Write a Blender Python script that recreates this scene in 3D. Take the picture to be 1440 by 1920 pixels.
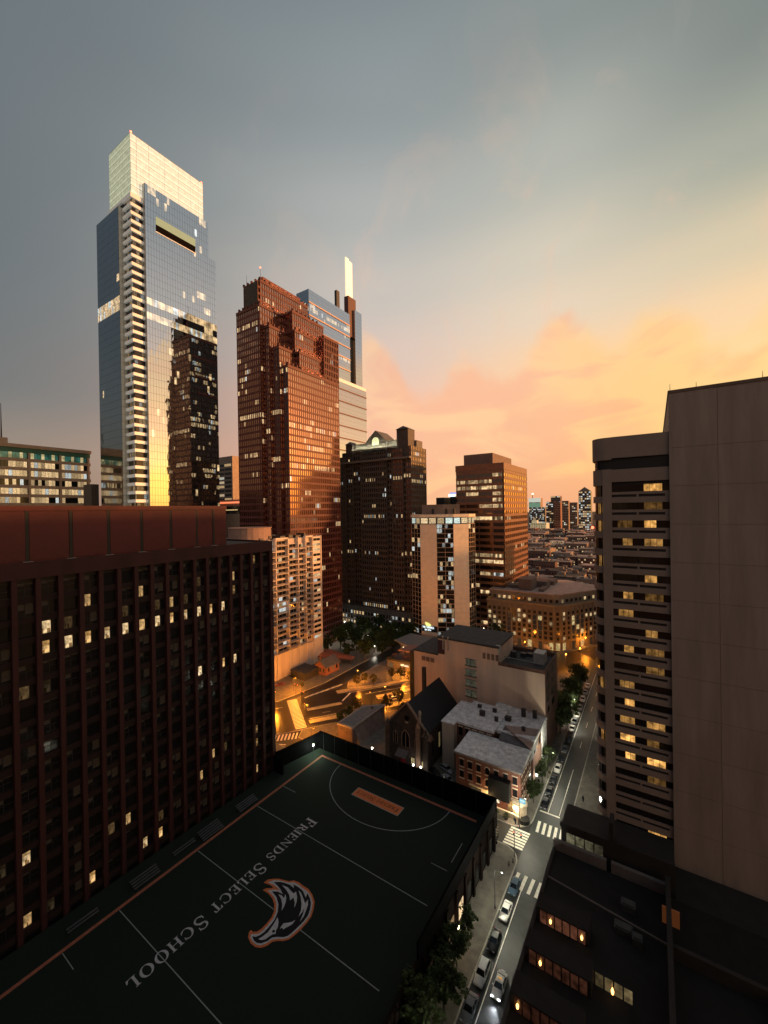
import bpy, bmesh, math, random
from mathutils import Vector, Matrix
rnd = random.Random(7)
R = math.radians
for o in list(bpy.data.objects): bpy.data.objects.remove(o)
scn = bpy.context.scene
C = scn.collection

# ------------------------------------------------------------------ camera
CAM = Vector((0, 0, 85.0)); FPX = 762.784; YAW = .585533; PIT = -.00365292; ROL = -.0154682
_f = Vector((-math.sin(YAW)*math.cos(PIT), math.cos(YAW)*math.cos(PIT), math.sin(PIT)))
_r0 = Vector((math.cos(YAW), math.sin(YAW), 0)); _u0 = _r0.cross(_f)
_r = math.cos(ROL)*_r0 + math.sin(ROL)*_u0; _u = -math.sin(ROL)*_r0 + math.cos(ROL)*_u0
cam_d = bpy.data.cameras.new('camera'); cam = bpy.data.objects.new('camera', cam_d); C.objects.link(cam)
cam.matrix_world = Matrix(((_r.x, _u.x, -_f.x, CAM.x), (_r.y, _u.y, -_f.y, CAM.y), (_r.z, _u.z, -_f.z, CAM.z), (0, 0, 0, 1)))
cam_d.sensor_fit = 'VERTICAL'; cam_d.sensor_height = 36.0; cam_d.lens = FPX/1920*36.0
cam_d.clip_start = .1; cam_d.clip_end = 20000
scn.camera = cam
def at(x, y, z=None, X=None, Y=None):
    """the place in the city seen at a point of the photograph, on a level z or on a wall plane X or Y"""
    d = _r*((x-720)/FPX) - _u*((y-960)/FPX) + _f
    t = (z-CAM.z)/d.z if z is not None else (X-CAM.x)/d.x if X is not None else (Y-CAM.y)/d.y
    return CAM + d*t

# ------------------------------------------------------------------ sky, sun, exposure
def lin(c):
    return tuple(((v/255)/12.92 if v/255 <= .04045 else ((v/255+.055)/1.055)**2.4) for v in c) + (1,)
SUN_AZ, SUN_EL = R(55), R(9)           # azimuth from +Y towards +X
world = bpy.data.worlds.new('World'); scn.world = world; world.use_nodes = True
nt = world.node_tree; nt.nodes.clear(); N = nt.nodes; L = nt.links
def wn(t, **k):
    n = N.new(t)
    for a, b in k.items(): setattr(n, a, b)
    return n
def wm(op, a, b=None, c=None, clamp=False):
    n = N.new('ShaderNodeMath'); n.operation = op; n.use_clamp = clamp
    for i, v in enumerate((a, b, c)):
        if v is None: continue
        if isinstance(v, (int, float)): n.inputs[i].default_value = v
        else: L.new(v, n.inputs[i])
    return n.outputs[0]
def wmix(f, a, b):
    n = N.new('ShaderNodeMix'); n.data_type = 'RGBA'
    for s, v in ((n.inputs[0], f), (n.inputs[6], a), (n.inputs[7], b)):
        if isinstance(v, (int, float)): s.default_value = v
        elif isinstance(v, tuple): s.default_value = v
        else: L.new(v, s)
    return n.outputs[2]
def wsmooth(v, lo, hi):
    n = N.new('ShaderNodeMapRange'); n.interpolation_type = 'SMOOTHSTEP'
    L.new(v, n.inputs[0]); n.inputs[1].default_value = lo; n.inputs[2].default_value = hi
    return n.outputs[0]
tc = wn('ShaderNodeTexCoord'); sep = wn('ShaderNodeSeparateXYZ'); L.new(tc.outputs['Generated'], sep.inputs[0])
dx, dy, dz = sep.outputs
hyp = wm('MAXIMUM', wm('SQRT', wm('ADD', wm('MULTIPLY', dx, dx), wm('MULTIPLY', dy, dy))), 1e-4)
el = wm('MULTIPLY', wm('ARCTAN2', wm('MAXIMUM', dz, 0.0), hyp), 180/math.pi/90)     # 0 horizon .. 1 zenith
wcos = wm('DIVIDE', wm('ADD', wm('MULTIPLY', dx, math.sin(SUN_AZ)), wm('MULTIPLY', dy, math.cos(SUN_AZ))), hyp)
def ramp(stops):
    n = N.new('ShaderNodeValToRGB'); n.color_ramp.interpolation = 'EASE'
    e = n.color_ramp.elements
    while len(e) > 1: e.remove(e[0])
    for i, (p, c) in enumerate(stops):
        k = e[0] if i == 0 else e.new(p/90)
        k.position = p/90; k.color = lin(c)
    L.new(el, n.inputs[0]); return n.outputs[0]
rA = ramp([(0, (150, 126, 112)), (6, (142, 124, 115)), (14, (108, 107, 107)), (26, (104, 109, 111)), (40, (105, 112, 115)), (52, (104, 112, 116)), (90, (92, 100, 106))])
rB = ramp([(0, (240, 174, 142)), (8, (243, 184, 156)), (14, (240, 192, 168)), (21, (220, 196, 182)), (28, (200, 191, 181)), (36, (174, 175, 171)), (45, (142, 149, 150)), (56, (118, 128, 133)), (90, (98, 106, 112))])
rC = ramp([(0, (244, 148, 88)), (5, (251, 168, 100)), (11, (255, 188, 120)), (18, (251, 206, 158)), (24, (230, 208, 180)), (30, (210, 199, 178)), (38, (176, 177, 166)), (48, (136, 143, 140)), (58, (114, 123, 125)), (90, (98, 106, 112))])
rD = ramp([(0, (255, 176, 80)), (4, (255, 204, 104)), (8, (255, 210, 136)), (14, (255, 215, 146)), (20, (247, 209, 160)), (26, (212, 196, 162)), (33, (160, 163, 147)), (41, (122, 129, 124)), (90, (98, 106, 112))])
rE = ramp([(0, (84, 76, 78)), (8, (76, 74, 78)), (20, (68, 72, 78)), (40, (74, 82, 90)), (90, (92, 100, 106))])
rF = ramp([(0, (255, 184, 92)), (4, (255, 206, 104)), (7, (255, 212, 150)), (11, (238, 204, 180)), (17, (206, 191, 182)), (24, (178, 176, 174)), (34, (148, 154, 157)), (48, (130, 138, 142)), (90, (98, 106, 112))])
sky0 = wmix(wsmooth(wcos, -1.0, -.62), rE, rA)
sky1 = wmix(wsmooth(wcos, -.72, .08), sky0, rB)
sky2 = wmix(wsmooth(wcos, .0, .5), sky1, rC)
sky3a = wmix(wsmooth(wcos, .40, .76), sky2, rD)
sky3b = wmix(wsmooth(wcos, .80, .94), sky3a, rF)
gl = wm('ADD', 1.0, wm('MULTIPLY', wm('MULTIPLY', wsmooth(wcos, .55, .98), wm('SUBTRACT', 1.0, wsmooth(el, .03, .16))), 1.0))
vg = N.new('ShaderNodeVectorMath'); vg.operation = 'SCALE'; L.new(sky3b, vg.inputs[0]); L.new(gl, vg.inputs[3]); sky3 = vg.outputs[0]
# cloud bank with billowing tops low over the horizon, thin veils higher up
nz = wn('ShaderNodeTexNoise'); L.new(tc.outputs['Generated'], nz.inputs[0])
nz.inputs['Scale'].default_value = 5.2; nz.inputs['Detail'].default_value = 6; nz.inputs['Roughness'].default_value = .55; nz.inputs['Distortion'].default_value = .5
az = wm('ARCTAN2', dx, dy)
lobe = wm('ADD', wm('MULTIPLY', wm('SINE', wm('ADD', wm('MULTIPLY', az, 30.8), 13.6)), .020), wm('MULTIPLY', wm('SINE', wm('ADD', wm('MULTIPLY', az, 11.3), 3.4)), .022))
htop = wm('ADD', wm('ADD', .232, lobe), wm('MULTIPLY', wm('SUBTRACT', nz.outputs[0], .5), .16))
edge = wm('SUBTRACT', htop, el)
cl = wm('MULTIPLY', wsmooth(edge, -.008, .034), wsmooth(wcos, -.35, .12))
nz4 = wn('ShaderNodeTexNoise'); mp4 = wn('ShaderNodeMapping'); L.new(tc.outputs['Generated'], mp4.inputs[0]); mp4.inputs['Scale'].default_value = (1, 1, 2.6); L.new(mp4.outputs[0], nz4.inputs[0])
nz4.inputs['Scale'].default_value = 4.6; nz4.inputs['Detail'].default_value = 6; nz4.inputs['Distortion'].default_value = .7
inn = wsmooth(nz4.outputs[0], .40, .60)
glow = wsmooth(wcos, -.75, .75)
warmc = wmix(wsmooth(wcos, .25, .68), lin((255, 202, 150)), lin((255, 206, 126)))
ccol = wmix(inn, wmix(wsmooth(wcos, .3, .8), lin((248, 184, 144)), lin((251, 182, 114))), warmc)
sky4 = wmix(wm('MULTIPLY', cl, wm('SUBTRACT', .84, wm('MULTIPLY', wsmooth(wcos, .45, .9), .34))), sky3, ccol)
mp2 = wn('ShaderNodeMapping'); L.new(tc.outputs['Generated'], mp2.inputs[0]); mp2.inputs['Scale'].default_value = (4.2, 4.2, .8); mp2.inputs['Rotation'].default_value = (.25, -.2, .3)
nz2 = wn('ShaderNodeTexNoise'); L.new(mp2.outputs[0], nz2.inputs[0]); nz2.inputs['Scale'].default_value = 1.7; nz2.inputs['Detail'].default_value = 6; nz2.inputs['Roughness'].default_value = .6; nz2.inputs['Distortion'].default_value = .6
veil = wm('MULTIPLY', wsmooth(nz2.outputs[0], .50, .70), wm('MULTIPLY', wsmooth(el, .16, .3), wm('SUBTRACT', 1.0, wsmooth(el, .3, .6))))
sky5 = wmix(wm('MULTIPLY', wm('MULTIPLY', veil, glow), .34), sky4, lin((246, 190, 156)))
nz3 = wn('ShaderNodeTexNoise'); L.new(tc.outputs['Generated'], nz3.inputs[0]); nz3.inputs['Scale'].default_value = 2.2; nz3.inputs['Detail'].default_value = 4
mot = wm('ADD', .93, wm('MULTIPLY', nz3.outputs[0], .14))
vm = wn('ShaderNodeVectorMath', operation='SCALE'); L.new(sky5, vm.inputs[0]); L.new(mot, vm.inputs[3])
nish = wn('ShaderNodeTexSky', sky_type='NISHITA', sun_disc=False, sun_elevation=R(2), sun_rotation=SUN_AZ, altitude=50, dust_density=3)
bg1 = wn('ShaderNodeBackground'); L.new(nish.outputs[0], bg1.inputs[0]); bg1.inputs[1].default_value = .05
bg2 = wn('ShaderNodeBackground'); L.new(vm.outputs[0], bg2.inputs[0]); bg2.inputs[1].default_value = 1.0
ad = wn('ShaderNodeAddShader'); L.new(bg1.outputs[0], ad.inputs[0]); L.new(bg2.outputs[0], ad.inputs[1])
wo = wn('ShaderNodeOutputWorld'); L.new(ad.outputs[0], wo.inputs[0])

sun_d = bpy.data.lights.new('sun', 'SUN'); sun = bpy.data.objects.new('sun', sun_d); C.objects.link(sun)
sun_d.energy = 5.0; sun_d.angle = R(4); sun_d.color = (1, .40, .12)
sun.rotation_euler = Vector((math.sin(SUN_AZ)*math.cos(SUN_EL), math.cos(SUN_AZ)*math.cos(SUN_EL), math.sin(SUN_EL))).to_track_quat('Z', 'Y').to_euler()
scn.view_settings.view_transform = 'Standard'; scn.view_settings.look = 'None'
scn.view_settings.exposure = 0; scn.view_settings.gamma = 1; scn.view_settings.use_curve_mapping = False
scn.render.engine = 'CYCLES'
scn.cycles.use_denoising = True
scn.cycles.max_bounces = 6; scn.cycles.sample_clamp_indirect = 6

# ------------------------------------------------------------------ materials
MATS = {}
def mat(name, col, rough=.8, metal=0.0, var=.25, scale=.6, bump=0.0, spec=.4, streak=False, emit=None, es=1.0):
    if name in MATS: return MATS[name]
    m = bpy.data.materials.new(name); m.use_nodes = True; t = m.node_tree; b = t.nodes['Principled BSDF']
    b.inputs['Roughness'].default_value = rough; b.inputs['Metallic'].default_value = metal; b.inputs['Specular IOR Level'].default_value = spec
    col = tuple(col) + (1,)
    if var > 0:
        tcn = t.nodes.new('ShaderNodeTexCoord'); mpn = t.nodes.new('ShaderNodeMapping'); t.links.new(tcn.outputs['Object'], mpn.inputs[0])
        mpn.inputs['Scale'].default_value = (scale, scale, scale*(.12 if streak else 1))
        n1 = t.nodes.new('ShaderNodeTexNoise'); n1.inputs['Scale'].default_value = 1.0; n1.inputs['Detail'].default_value = 6; n1.inputs['Roughness'].default_value = .65
        t.links.new(mpn.outputs[0], n1.inputs[0])
        rp = t.nodes.new('ShaderNodeValToRGB'); e = rp.color_ramp.elements
        e[0].position = .3; e[0].color = tuple(c*(1-var) for c in col[:3]) + (1,)
        e[1].position = .7; e[1].color = tuple(min(1, c*(1+var*.7)) for c in col[:3]) + (1,)
        t.links.new(n1.outputs[0], rp.inputs[0]); t.links.new(rp.outputs[0], b.inputs['Base Color'])
        if bump:
            n2 = t.nodes.new('ShaderNodeTexNoise'); n2.inputs['Scale'].default_value = 9; n2.inputs['Detail'].default_value = 4
            t.links.new(mpn.outputs[0], n2.inputs[0])
            bp = t.nodes.new('ShaderNodeBump'); bp.inputs['Strength'].default_value = bump; bp.inputs['Distance'].default_value = .05
            t.links.new(n2.outputs[0], bp.inputs['Height']); t.links.new(bp.outputs[0], b.inputs['Normal'])
    else:
        b.inputs['Base Color'].default_value = col
    if emit:
        b.inputs['Emission Color'].default_value = tuple(emit) + (1,); b.inputs['Emission Strength'].default_value = es
    MATS[name] = m; return m
def glassmat(name, base, rough=.06, metal=0.0, spec=.5, inner=2.0, wave=0.0):
    """window panes: the face attribute 'lit' is the light of the room behind each pane"""
    if name in MATS: return MATS[name]
    m = bpy.data.materials.new(name); m.use_nodes = True; t = m.node_tree; b = t.nodes['Principled BSDF']
    b.inputs['Base Color'].default_value = tuple(base)+(1,); b.inputs['Roughness'].default_value = rough
    b.inputs['Metallic'].default_value = metal; b.inputs['Specular IOR Level'].default_value = spec
    a = t.nodes.new('ShaderNodeAttribute'); a.attribute_name = 'lit'
    tcn = t.nodes.new('ShaderNodeTexCoord')
    nn = t.nodes.new('ShaderNodeTexNoise'); nn.inputs['Scale'].default_value = inner; nn.inputs['Detail'].default_value = 3
    t.links.new(tcn.outputs['Object'], nn.inputs[0])
    mr = t.nodes.new('ShaderNodeMapRange'); mr.inputs[1].default_value = .35; mr.inputs[2].default_value = .65; mr.inputs[3].default_value = .35; mr.inputs[4].default_value = 1.35
    t.links.new(nn.outputs[0], mr.inputs[0])
    vs = t.nodes.new('ShaderNodeVectorMath'); vs.operation = 'SCALE'
    t.links.new(a.outputs['Color'], vs.inputs[0]); t.links.new(mr.outputs[0], vs.inputs[3])
    t.links.new(vs.outputs[0], b.inputs['Emission Color']); b.inputs['Emission Strength'].default_value = 1.0
    MATS[name] = m; return m
def lampmat(name, col, s):
    if name in MATS: return MATS[name]
    m = mat(name, (.8, .8, .8), .4, var=0, emit=col, es=s); return m

# ------------------------------------------------------------------ mesh building
class Frame:
    """a wall: origin, direction along it, outward normal; a = along, d = out, z = up"""
    def __init__(s, ox, oy, ux, uy, nx, ny): s.o = (ox, oy); s.u = (ux, uy); s.n = (nx, ny)
    def p(s, a, d, z): return (s.o[0]+s.u[0]*a+s.n[0]*d, s.o[1]+s.u[1]*a+s.n[1]*d, z)
def FX(X): return Frame(X, 0, 0, 1, 1, 0)          # faces +X, a = Y
def FY(Y): return Frame(0, Y, 1, 0, 0, -1)         # faces -Y, a = X
def FMX(X): return Frame(X, 0, 0, 1, -1, 0)        # faces -X
def FS(p, q):                                      # from p to q, outward to the right of travel p->q
    dx, dy = q[0]-p[0], q[1]-p[1]; l = math.hypot(dx, dy); dx /= l; dy /= l
    return Frame(p[0], p[1], dx, dy, dy, -dx), l
BOXF = ((0, 3, 2, 1), (4, 5, 6, 7), (0, 1, 5, 4), (1, 2, 6, 5), (2, 3, 7, 6), (3, 0, 4, 7))
class MB:
    def __init__(s): s.v = []; s.f = []; s.m = []; s.lit = {}
    def quad(s, a, b, c, d, lit=None, m=0):
        i = len(s.v); s.v += [a, b, c, d]
        if lit is not None: s.lit[len(s.f)] = lit
        s.f.append((i, i+1, i+2, i+3)); s.m.append(m)
    def poly(s, pts, m=0):
        i = len(s.v); s.v += list(pts); s.f.append(tuple(range(i, i+len(pts)))); s.m.append(m)
    def hexa(s, P, m=0):
        i = len(s.v); s.v += P
        for f in BOXF: s.f.append(tuple(i+k for k in f)); s.m.append(m)
    def box(s, x0, x1, y0, y1, z0, z1, m=0):
        s.hexa([(x0, y0, z0), (x1, y0, z0), (x1, y1, z0), (x0, y1, z0), (x0, y0, z1), (x1, y0, z1), (x1, y1, z1), (x0, y1, z1)], m)
    def fbox(s, F, a0, a1, d0, d1, z0, z1, m=0):
        s.hexa([F.p(a0, d1, z0), F.p(a1, d1, z0), F.p(a1, d0, z0), F.p(a0, d0, z0), F.p(a0, d1, z1), F.p(a1, d1, z1), F.p(a1, d0, z1), F.p(a0, d0, z1)], m)
    def fquad(s, F, a0, a1, d, z0, z1, lit=None, m=0, j=0):
        if j:
            J = lambda: d+rnd.uniform(-j, j)
            s.quad(F.p(a0, J(), z0), F.p(a1, J(), z0), F.p(a1, J(), z1), F.p(a0, J(), z1), lit, m)
        else: s.quad(F.p(a0, d, z0), F.p(a1, d, z0), F.p(a1, d, z1), F.p(a0, d, z1), lit, m)
    def prism(s, pts, z0, z1, m=0):
        n = len(pts); i = len(s.v)
        s.v += [(p[0], p[1], z0) for p in pts] + [(p[0], p[1], z1) for p in pts]
        s.f.append(tuple(i+n-1-k for k in range(n))); s.m.append(m)
        s.f.append(tuple(i+n+k for k in range(n))); s.m.append(m)
        for k in range(n): s.f.append((i+k, i+(k+1) % n, i+n+(k+1) % n, i+n+k)); s.m.append(m)
    def rev(s, prof, c=(0, 0, 0), n=10, m=0):          # lathe: (radius, z) list
        i = len(s.v)
        for r, z in prof:
            for k in range(n):
                a = 2*math.pi*k/n; s.v.append((c[0]+r*math.cos(a), c[1]+r*math.sin(a), c[2]+z))
        for j in range(len(prof)-1):
            for k in range(n):
                s.f.append((i+j*n+k, i+j*n+(k+1) % n, i+(j+1)*n+(k+1) % n, i+(j+1)*n+k)); s.m.append(m)
        s.f.append(tuple(i+n-1-k for k in range(n))); s.m.append(m)
        s.f.append(tuple(i+(len(prof)-1)*n+k for k in range(n))); s.m.append(m)
    def tube(s, p, q, r0, r1, n=6, m=0):
        p = Vector(p); q = Vector(q); d = (q-p).normalized(); a = d.orthogonal().normalized(); b = d.cross(a); i = len(s.v)
        for c, r in ((p, r0), (q, r1)):
            for k in range(n):
                t = 2*math.pi*k/n; s.v.append(tuple(c+a*(r*math.cos(t))+b*(r*math.sin(t))))
        for k in range(n): s.f.append((i+k, i+(k+1) % n, i+n+(k+1) % n, i+n+k)); s.m.append(m)
        s.f.append(tuple(i+n-1-k for k in range(n))); s.m.append(m); s.f.append(tuple(i+n+k for k in range(n))); s.m.append(m)
    def mesh(s, name, mats, smooth=False, bevel=0):
        me = bpy.data.meshes.new(name); me.from_pydata(s.v, [], s.f)
        for q in (mats if isinstance(mats, (list, tuple)) else [mats]): me.materials.append(q)
        if any(s.m): me.polygons.foreach_set('material_index', s.m)
        if s.lit:
            at_ = me.attributes.new('lit', 'FLOAT_COLOR', 'CORNER')
            buf = []
            for k, f in enumerate(s.f):
                c = s.lit.get(k, (0, 0, 0)); buf += [c[0], c[1], c[2], 1.0]*len(f)
            at_.data.foreach_set('color', buf)
        if smooth: me.polygons.foreach_set('use_smooth', [True]*len(s.f))
        me.update(); return me
    def build(s, name, mats, parent=None, loc=None, smooth=False, kind=None, label=None):
        o = bpy.data.objects.new(name, s.mesh(name, mats, smooth)); return put(o, parent, loc, kind, label)
def put(o, parent=None, loc=None, kind=None, label=None):
    C.objects.link(o)
    if parent: o.parent = parent
    if loc: o.location = loc
    if kind: o['kind'] = kind
    if label: o['label'] = label
    return o
def inst(name, me, parent, loc, rz=0, sc=None):
    o = bpy.data.objects.new(name, me); C.objects.link(o); o.parent = parent; o.location = loc
    if rz: o.rotation_euler = (0, 0, rz)
    if sc: o.scale = sc
    return o
def thing(name, label, cat, loc=(0, 0, 0), rz=0, group=None):
    o = bpy.data.objects.new(name, None); C.objects.link(o); o.location = loc; o.rotation_euler = (0, 0, rz); o.empty_display_size = 1
    return tag(o, label, cat, group)
def tag(o, label, cat, group=None):
    o['label'] = label; o['category'] = cat
    if group: o['group'] = group
    return o
def struct(o): o['kind'] = 'structure'; return o
def copy_tree(o, parent=None):
    c = o.copy(); C.objects.link(c)
    if parent: c.parent = parent; c.matrix_parent_inverse = o.matrix_parent_inverse.copy()
    for ch in list(o.children): copy_tree(ch, c)
    return c

# light of a room behind a pane
def warm(s=None):
    s = rnd.uniform(.35, 1.15) if s is None else s
    k = rnd.random()
    c = (1.0, .66, .32) if k < .5 else (1.0, .76, .48) if k < .85 else (.92, .9, .78)
    return tuple(v*s for v in c)
def litfn(p=.04, rows=(), clump=.5, seed=1, rowp=.75, cool=.2, s=(.3, 1.0)):
    r = random.Random(seed); state = {}
    def f(row, col):
        q = rowp if row in rows else p
        prev = state.get((row, col-1), False)
        on = r.random() < (q if not prev else max(q, clump if row not in rows else rowp+.15))
        state[(row, col)] = on
        if not on: return (0, 0, 0)
        k = r.uniform(*s)
        c = (1.0, .68, .34) if r.random() > cool else (.85, .92, .88)
        return tuple(v*k for v in c)
    return f
def facade(F, a0, a1, z0, z1, nb, nf, W, P, S, lit, depth=.5, pw=.35, sh=1.2, wj=0, sub=1, pier_d=None, mull=.0):
    """one wall of repeated bays and floors: panes into W, piers into P, spandrels into S"""
    bw = (a1-a0)/nb; fh = (z1-z0)/nf; pd = depth if pier_d is None else pier_d
    for i in range(nf):
        zz = z0+i*fh
        if S: S.fbox(F, a0, a1, -.05, depth*.62, zz, zz+sh)
        for j in range(nb):
            for k in range(sub):
                w0 = a0+j*bw+pw/2+(bw-pw)*k/sub; w1 = a0+j*bw+pw/2+(bw-pw)*(k+1)/sub-mull
                W.fquad(F, w0, w1, .02, zz+sh, zz+fh, lit(nf-1-i, j*sub+k), j=wj)
    if P:
        for j in range(nb+1):
            c = a0+j*bw; P.fbox(F, c-pw/2, c+pw/2, -.05, pd, z0, z1+.02)

# ================================================================== the setting
def asphalt(name, col, rough):
    m = mat(name, col, rough, var=.45, scale=.35, bump=.12, spec=.5); return m
M_ASPH = asphalt('asphalt', (.032, .034, .031), .48)
M_WET = asphalt('asphalt_damp', (.022, .020, .018), .32)
M_GND = mat('city_ground', (.03, .027, .026), .85, var=.5, scale=.05)
M_PAVE = mat('pavement_concrete', (.15, .135, .115), .8, var=.35, scale=.5, bump=.2)
M_KERB = mat('kerb_stone', (.34, .32, .28), .75, var=.25, scale=1.2)
M_LINE = mat('road_paint', (.84, .80, .70), .6, var=.22, scale=1.4)
M_BAND = mat('median_paving', (.34, .29, .21), .7, var=.3, scale=.8)
M_GRASS = mat('lawn', (.03, .045, .018), .95, var=.5, scale=.7, bump=.3)

g = MB(); g.quad((-6000, -3000, -.06), (6000, -3000, -.06), (6000, 9000, -.06), (-6000, 9000, -.06))
struct(g.build('ground', M_GND))
PU = Vector((.58, .8146)); PN = Vector((.8146, -.58))      # the diagonal avenue: along, across (towards the camera)
def pk(n, u): v = PN*n + PU*u; return (v.x, v.y)
def sheet(name, pts, z, m):
    b = MB(); b.poly([(p[0], p[1], z) for p in pts]); o = b.build(name, m); return o
main_road = struct(sheet('main_street', [(-28.2, -60), (-19.9, -60), (-19.9, 900), (-28.2, 900)], 0.0, M_ASPH))
cross_road = struct(sheet('cross_street', [(-125, 101.8), (-28.25, 101.8), (-28.25, 108.8), (-125, 108.8)], -.012, M_ASPH))
avenue = struct(sheet('avenue', [pk(-160, -60), pk(-160, 178), pk(-188, 178), pk(-188, -60)], -.02, M_WET))
side_road = struct(sheet('side_street', [(-137, 128), (-127.5, 140), (-127.5, 330), (-137, 330)], -.03, M_WET))
circle = struct(sheet('circle_road', [(-28.2, 232), (-60, 262), (-140, 262), (-140, 275), (-50, 275), (-28.2, 252)], -.035, M_WET))

def rcorner(c, r, a0, a1, n=6):
    return [(c[0]+r*math.cos(a0+(a1-a0)*k/n), c[1]+r*math.sin(a0+(a1-a0)*k/n)) for k in range(n+1)]
def pavement(name, pts, m=None, h=.14):
    b = MB(); b.prism(pts, -.05, h); return struct(b.build(name, m or M_PAVE))
def kerb(parent, path, w=.28, z=.15, close=False):
    b = MB()
    for p, q in zip(path, path[1:]):
        F, l = FS(p, q); b.fbox(F, 0, l+.02, -w, .004, -.04, z)
    return b.build('kerb', M_KERB, parent)
cor1 = rcorner((-32.4, 97.6), 4.2, 0, math.pi/2)
pts = [(-28.2, -60)] + cor1 + [(-121.5, 101.8), pk(-160, -60), (-80, -160)]
p1 = pavement('pavement', pts); kerb(p1, [(-28.2, -60)] + cor1 + [(-114, 101.8)])
cor2 = rcorner((-33.2, 113.8), 5.0, 0, -math.pi/2)
tip = [(-112.5, 108.8), (-115, 113.2), pk(-159.9, -2)]
p2 = pavement('pavement', [(-28.2, 232), (-31.5, 236)] + [pk(-159.9, 120), pk(-159.9, -2), (-115, 113.2), (-112.5, 108.8)] + list(reversed(cor2)))
kerb(p2, [(-112.5, 108.8)] + list(reversed(cor2)) + [(-28.2, 232)])
kerb(p2, [pk(-159.9, 120), pk(-159.9, -2), (-115, 113.2), (-112.5, 108.8)])
p3 = pavement('pavement', [(-19.9, -60), (120, -60), (120, 900), (-19.9, 900)]); kerb(p3, [(-19.9, 330), (-19.9, -60)])
p4 = pavement('pavement', [(-137, 150), (-137, 330), (-420, 330), (-420, -60), pk(-188, -60), pk(-188, 20), (-139, 139)])
kerb(p4, [(-137, 330), (-137, 150), (-139, 139), pk(-188, 20), pk(-188, -60)])
p5 = pavement('park_pavement', [(-127.5, 158), (-123.5, 152.6), (-120.5, 155), pk(-185, 120), (-60, 262), (-127.5, 262)])
kerb(p5, [(-60, 262), pk(-185, 120), (-120.5, 155), (-123.5, 152.6), (-127.5, 158), (-127.5, 262)])
# lawn of the square, lying on the park pavement
b = MB(); b.prism([(-124.5, 192), (-110, 190), (-84, 232), (-124.5, 236)], .1, .2); o = struct(b.build('lawn', M_GRASS))
far_pave = pavement('pavement', [(-46, 253), (-28.2, 281), (-28.2, 900), (-420, 900), (-420, 276), (-60, 276)], h=.13)

# painted markings, each a piece of its road
def stripe_mesh(w, l):
    b = MB(); b.box(-w/2, w/2, -l/2, l/2, 0, .006)
    return b.mesh('stripe', M_LINE)
def line(parent, p, q, w, z, name='lane_line', m=None):
    F, l = FS(p, q); b = MB(); b.fbox(F, 0, l, -w/2, w/2, z, z+.006); return b.build(name, m or M_LINE, parent)
line(main_road, (-25.5, -30), (-25.5, 92.5), .16, .004, 'edge_line')
line(main_road, (-25.5, 118.8), (-25.5, 232), .16, .004, 'edge_line')
line(main_road, (-22.65, 119.2), (-22.65, 143), .15, .004)
for y in (30, 46, 60, 157, 173, 188, 204): line(main_road, (-22.65, y), (-22.65, y+4.5), .15, .004)
line(main_road, (-27.6, 118.6), (-22.4, 118.6), .55, .004, 'stop_line')
sm = stripe_mesh(.72, 4.3)
for x in (-27.25, -25.55, -23.9, -22.3): inst('crosswalk_stripe', sm, main_road, (x, 93.4, .005), R(-3))
for x in (-26.6, -25.15, -23.75, -22.35, -20.95): inst('crosswalk_stripe', sm, main_road, (x, 112.3, .005), R(3))
sm2 = stripe_mesh(4.9, .62)
for k in range(7): inst('crosswalk_stripe', sm2, cross_road, (-30.6+.06*k, 102.5+k*.97, .005))
# avenue: two long crossings at the near end, refuges, medians, diagonal stripes by the square
for k in range(24):
    n = -186.4+k*1.09; c = pk(n, 25.6+(n+186)*.004*0)
    q = inst('crosswalk_stripe', stripe_mesh_a if 'stripe_mesh_a' in globals() else globals().setdefault('stripe_mesh_a', stripe_mesh(4.4, .55)), avenue, (0, 0, 0))
    q.location = (c[0], c[1], .006-.02+.016); q.rotation_euler = (0, 0, math.atan2(PU.y, PU.x))
for k in range(7):
    t = k/6; x = -119.6+t*5.6; y = 103.4+t*5.6
    q = inst('crosswalk_stripe', stripe_mesh(.62, 4.2), cross_road, (x, y+.4, .006), R(36))
for k in range(7):
    x = -134.6+k*.0; y = 135.6+k*2.9
    q = inst('crosswalk_stripe', stripe_mesh(.75, 5.4 if k < 5 else 3.6), side_road, (-133.4+k*.78, 136.4+k*2.65, .012), R(-8))
def slab(name, parent, n0, n1, u0, u1, m=M_BAND, h=.12):
    b = MB(); b.prism([pk(n0, u0), pk(n1, u0), pk(n1, u1), pk(n0, u1)], -.03, h); return b.build(name, m, parent)
slab('median', avenue, -176.2, -173.9, 30.5, 45.6); slab('median', avenue, -165.9, -163.2, 29.5, 120)
slab('median', avenue, -188.0, -184.6, 46.5, 160); slab('median', avenue, -176.2, -173.9, 62, 160)
line(avenue, pk(-170, 36), pk(-170, 39.5), .2, .0); line(avenue, pk(-170, 46), pk(-170, 50), .2, .0)
for n in (-181, -169.8, -178.6):
    for u in range(4, 22, 7): line(avenue, pk(n, u-20), pk(n, u-16.5), .2, .0)
line(avenue, pk(-181.3, 2), pk(-181.3, 21), .22, .0)
line(avenue, pk(-183.6, 50), pk(-183.6, 120), .2, .0, 'edge_line'); line(avenue, pk(-172.8, 62), pk(-172.8, 120), .2, .0, 'edge_line')
line(avenue, pk(-183.2, 52), pk(-177, 46.5), .7, .0, 'stop_line'); line(avenue, pk(-179.5, 58), pk(-179.5, 120), .2, .0)
line(avenue, pk(-167, 30), pk(-167, 90), .2, .0, 'edge_line')
line(cross_road, (-118, 100.5), (-113, 103), .45, .003, 'stop_line')

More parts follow.
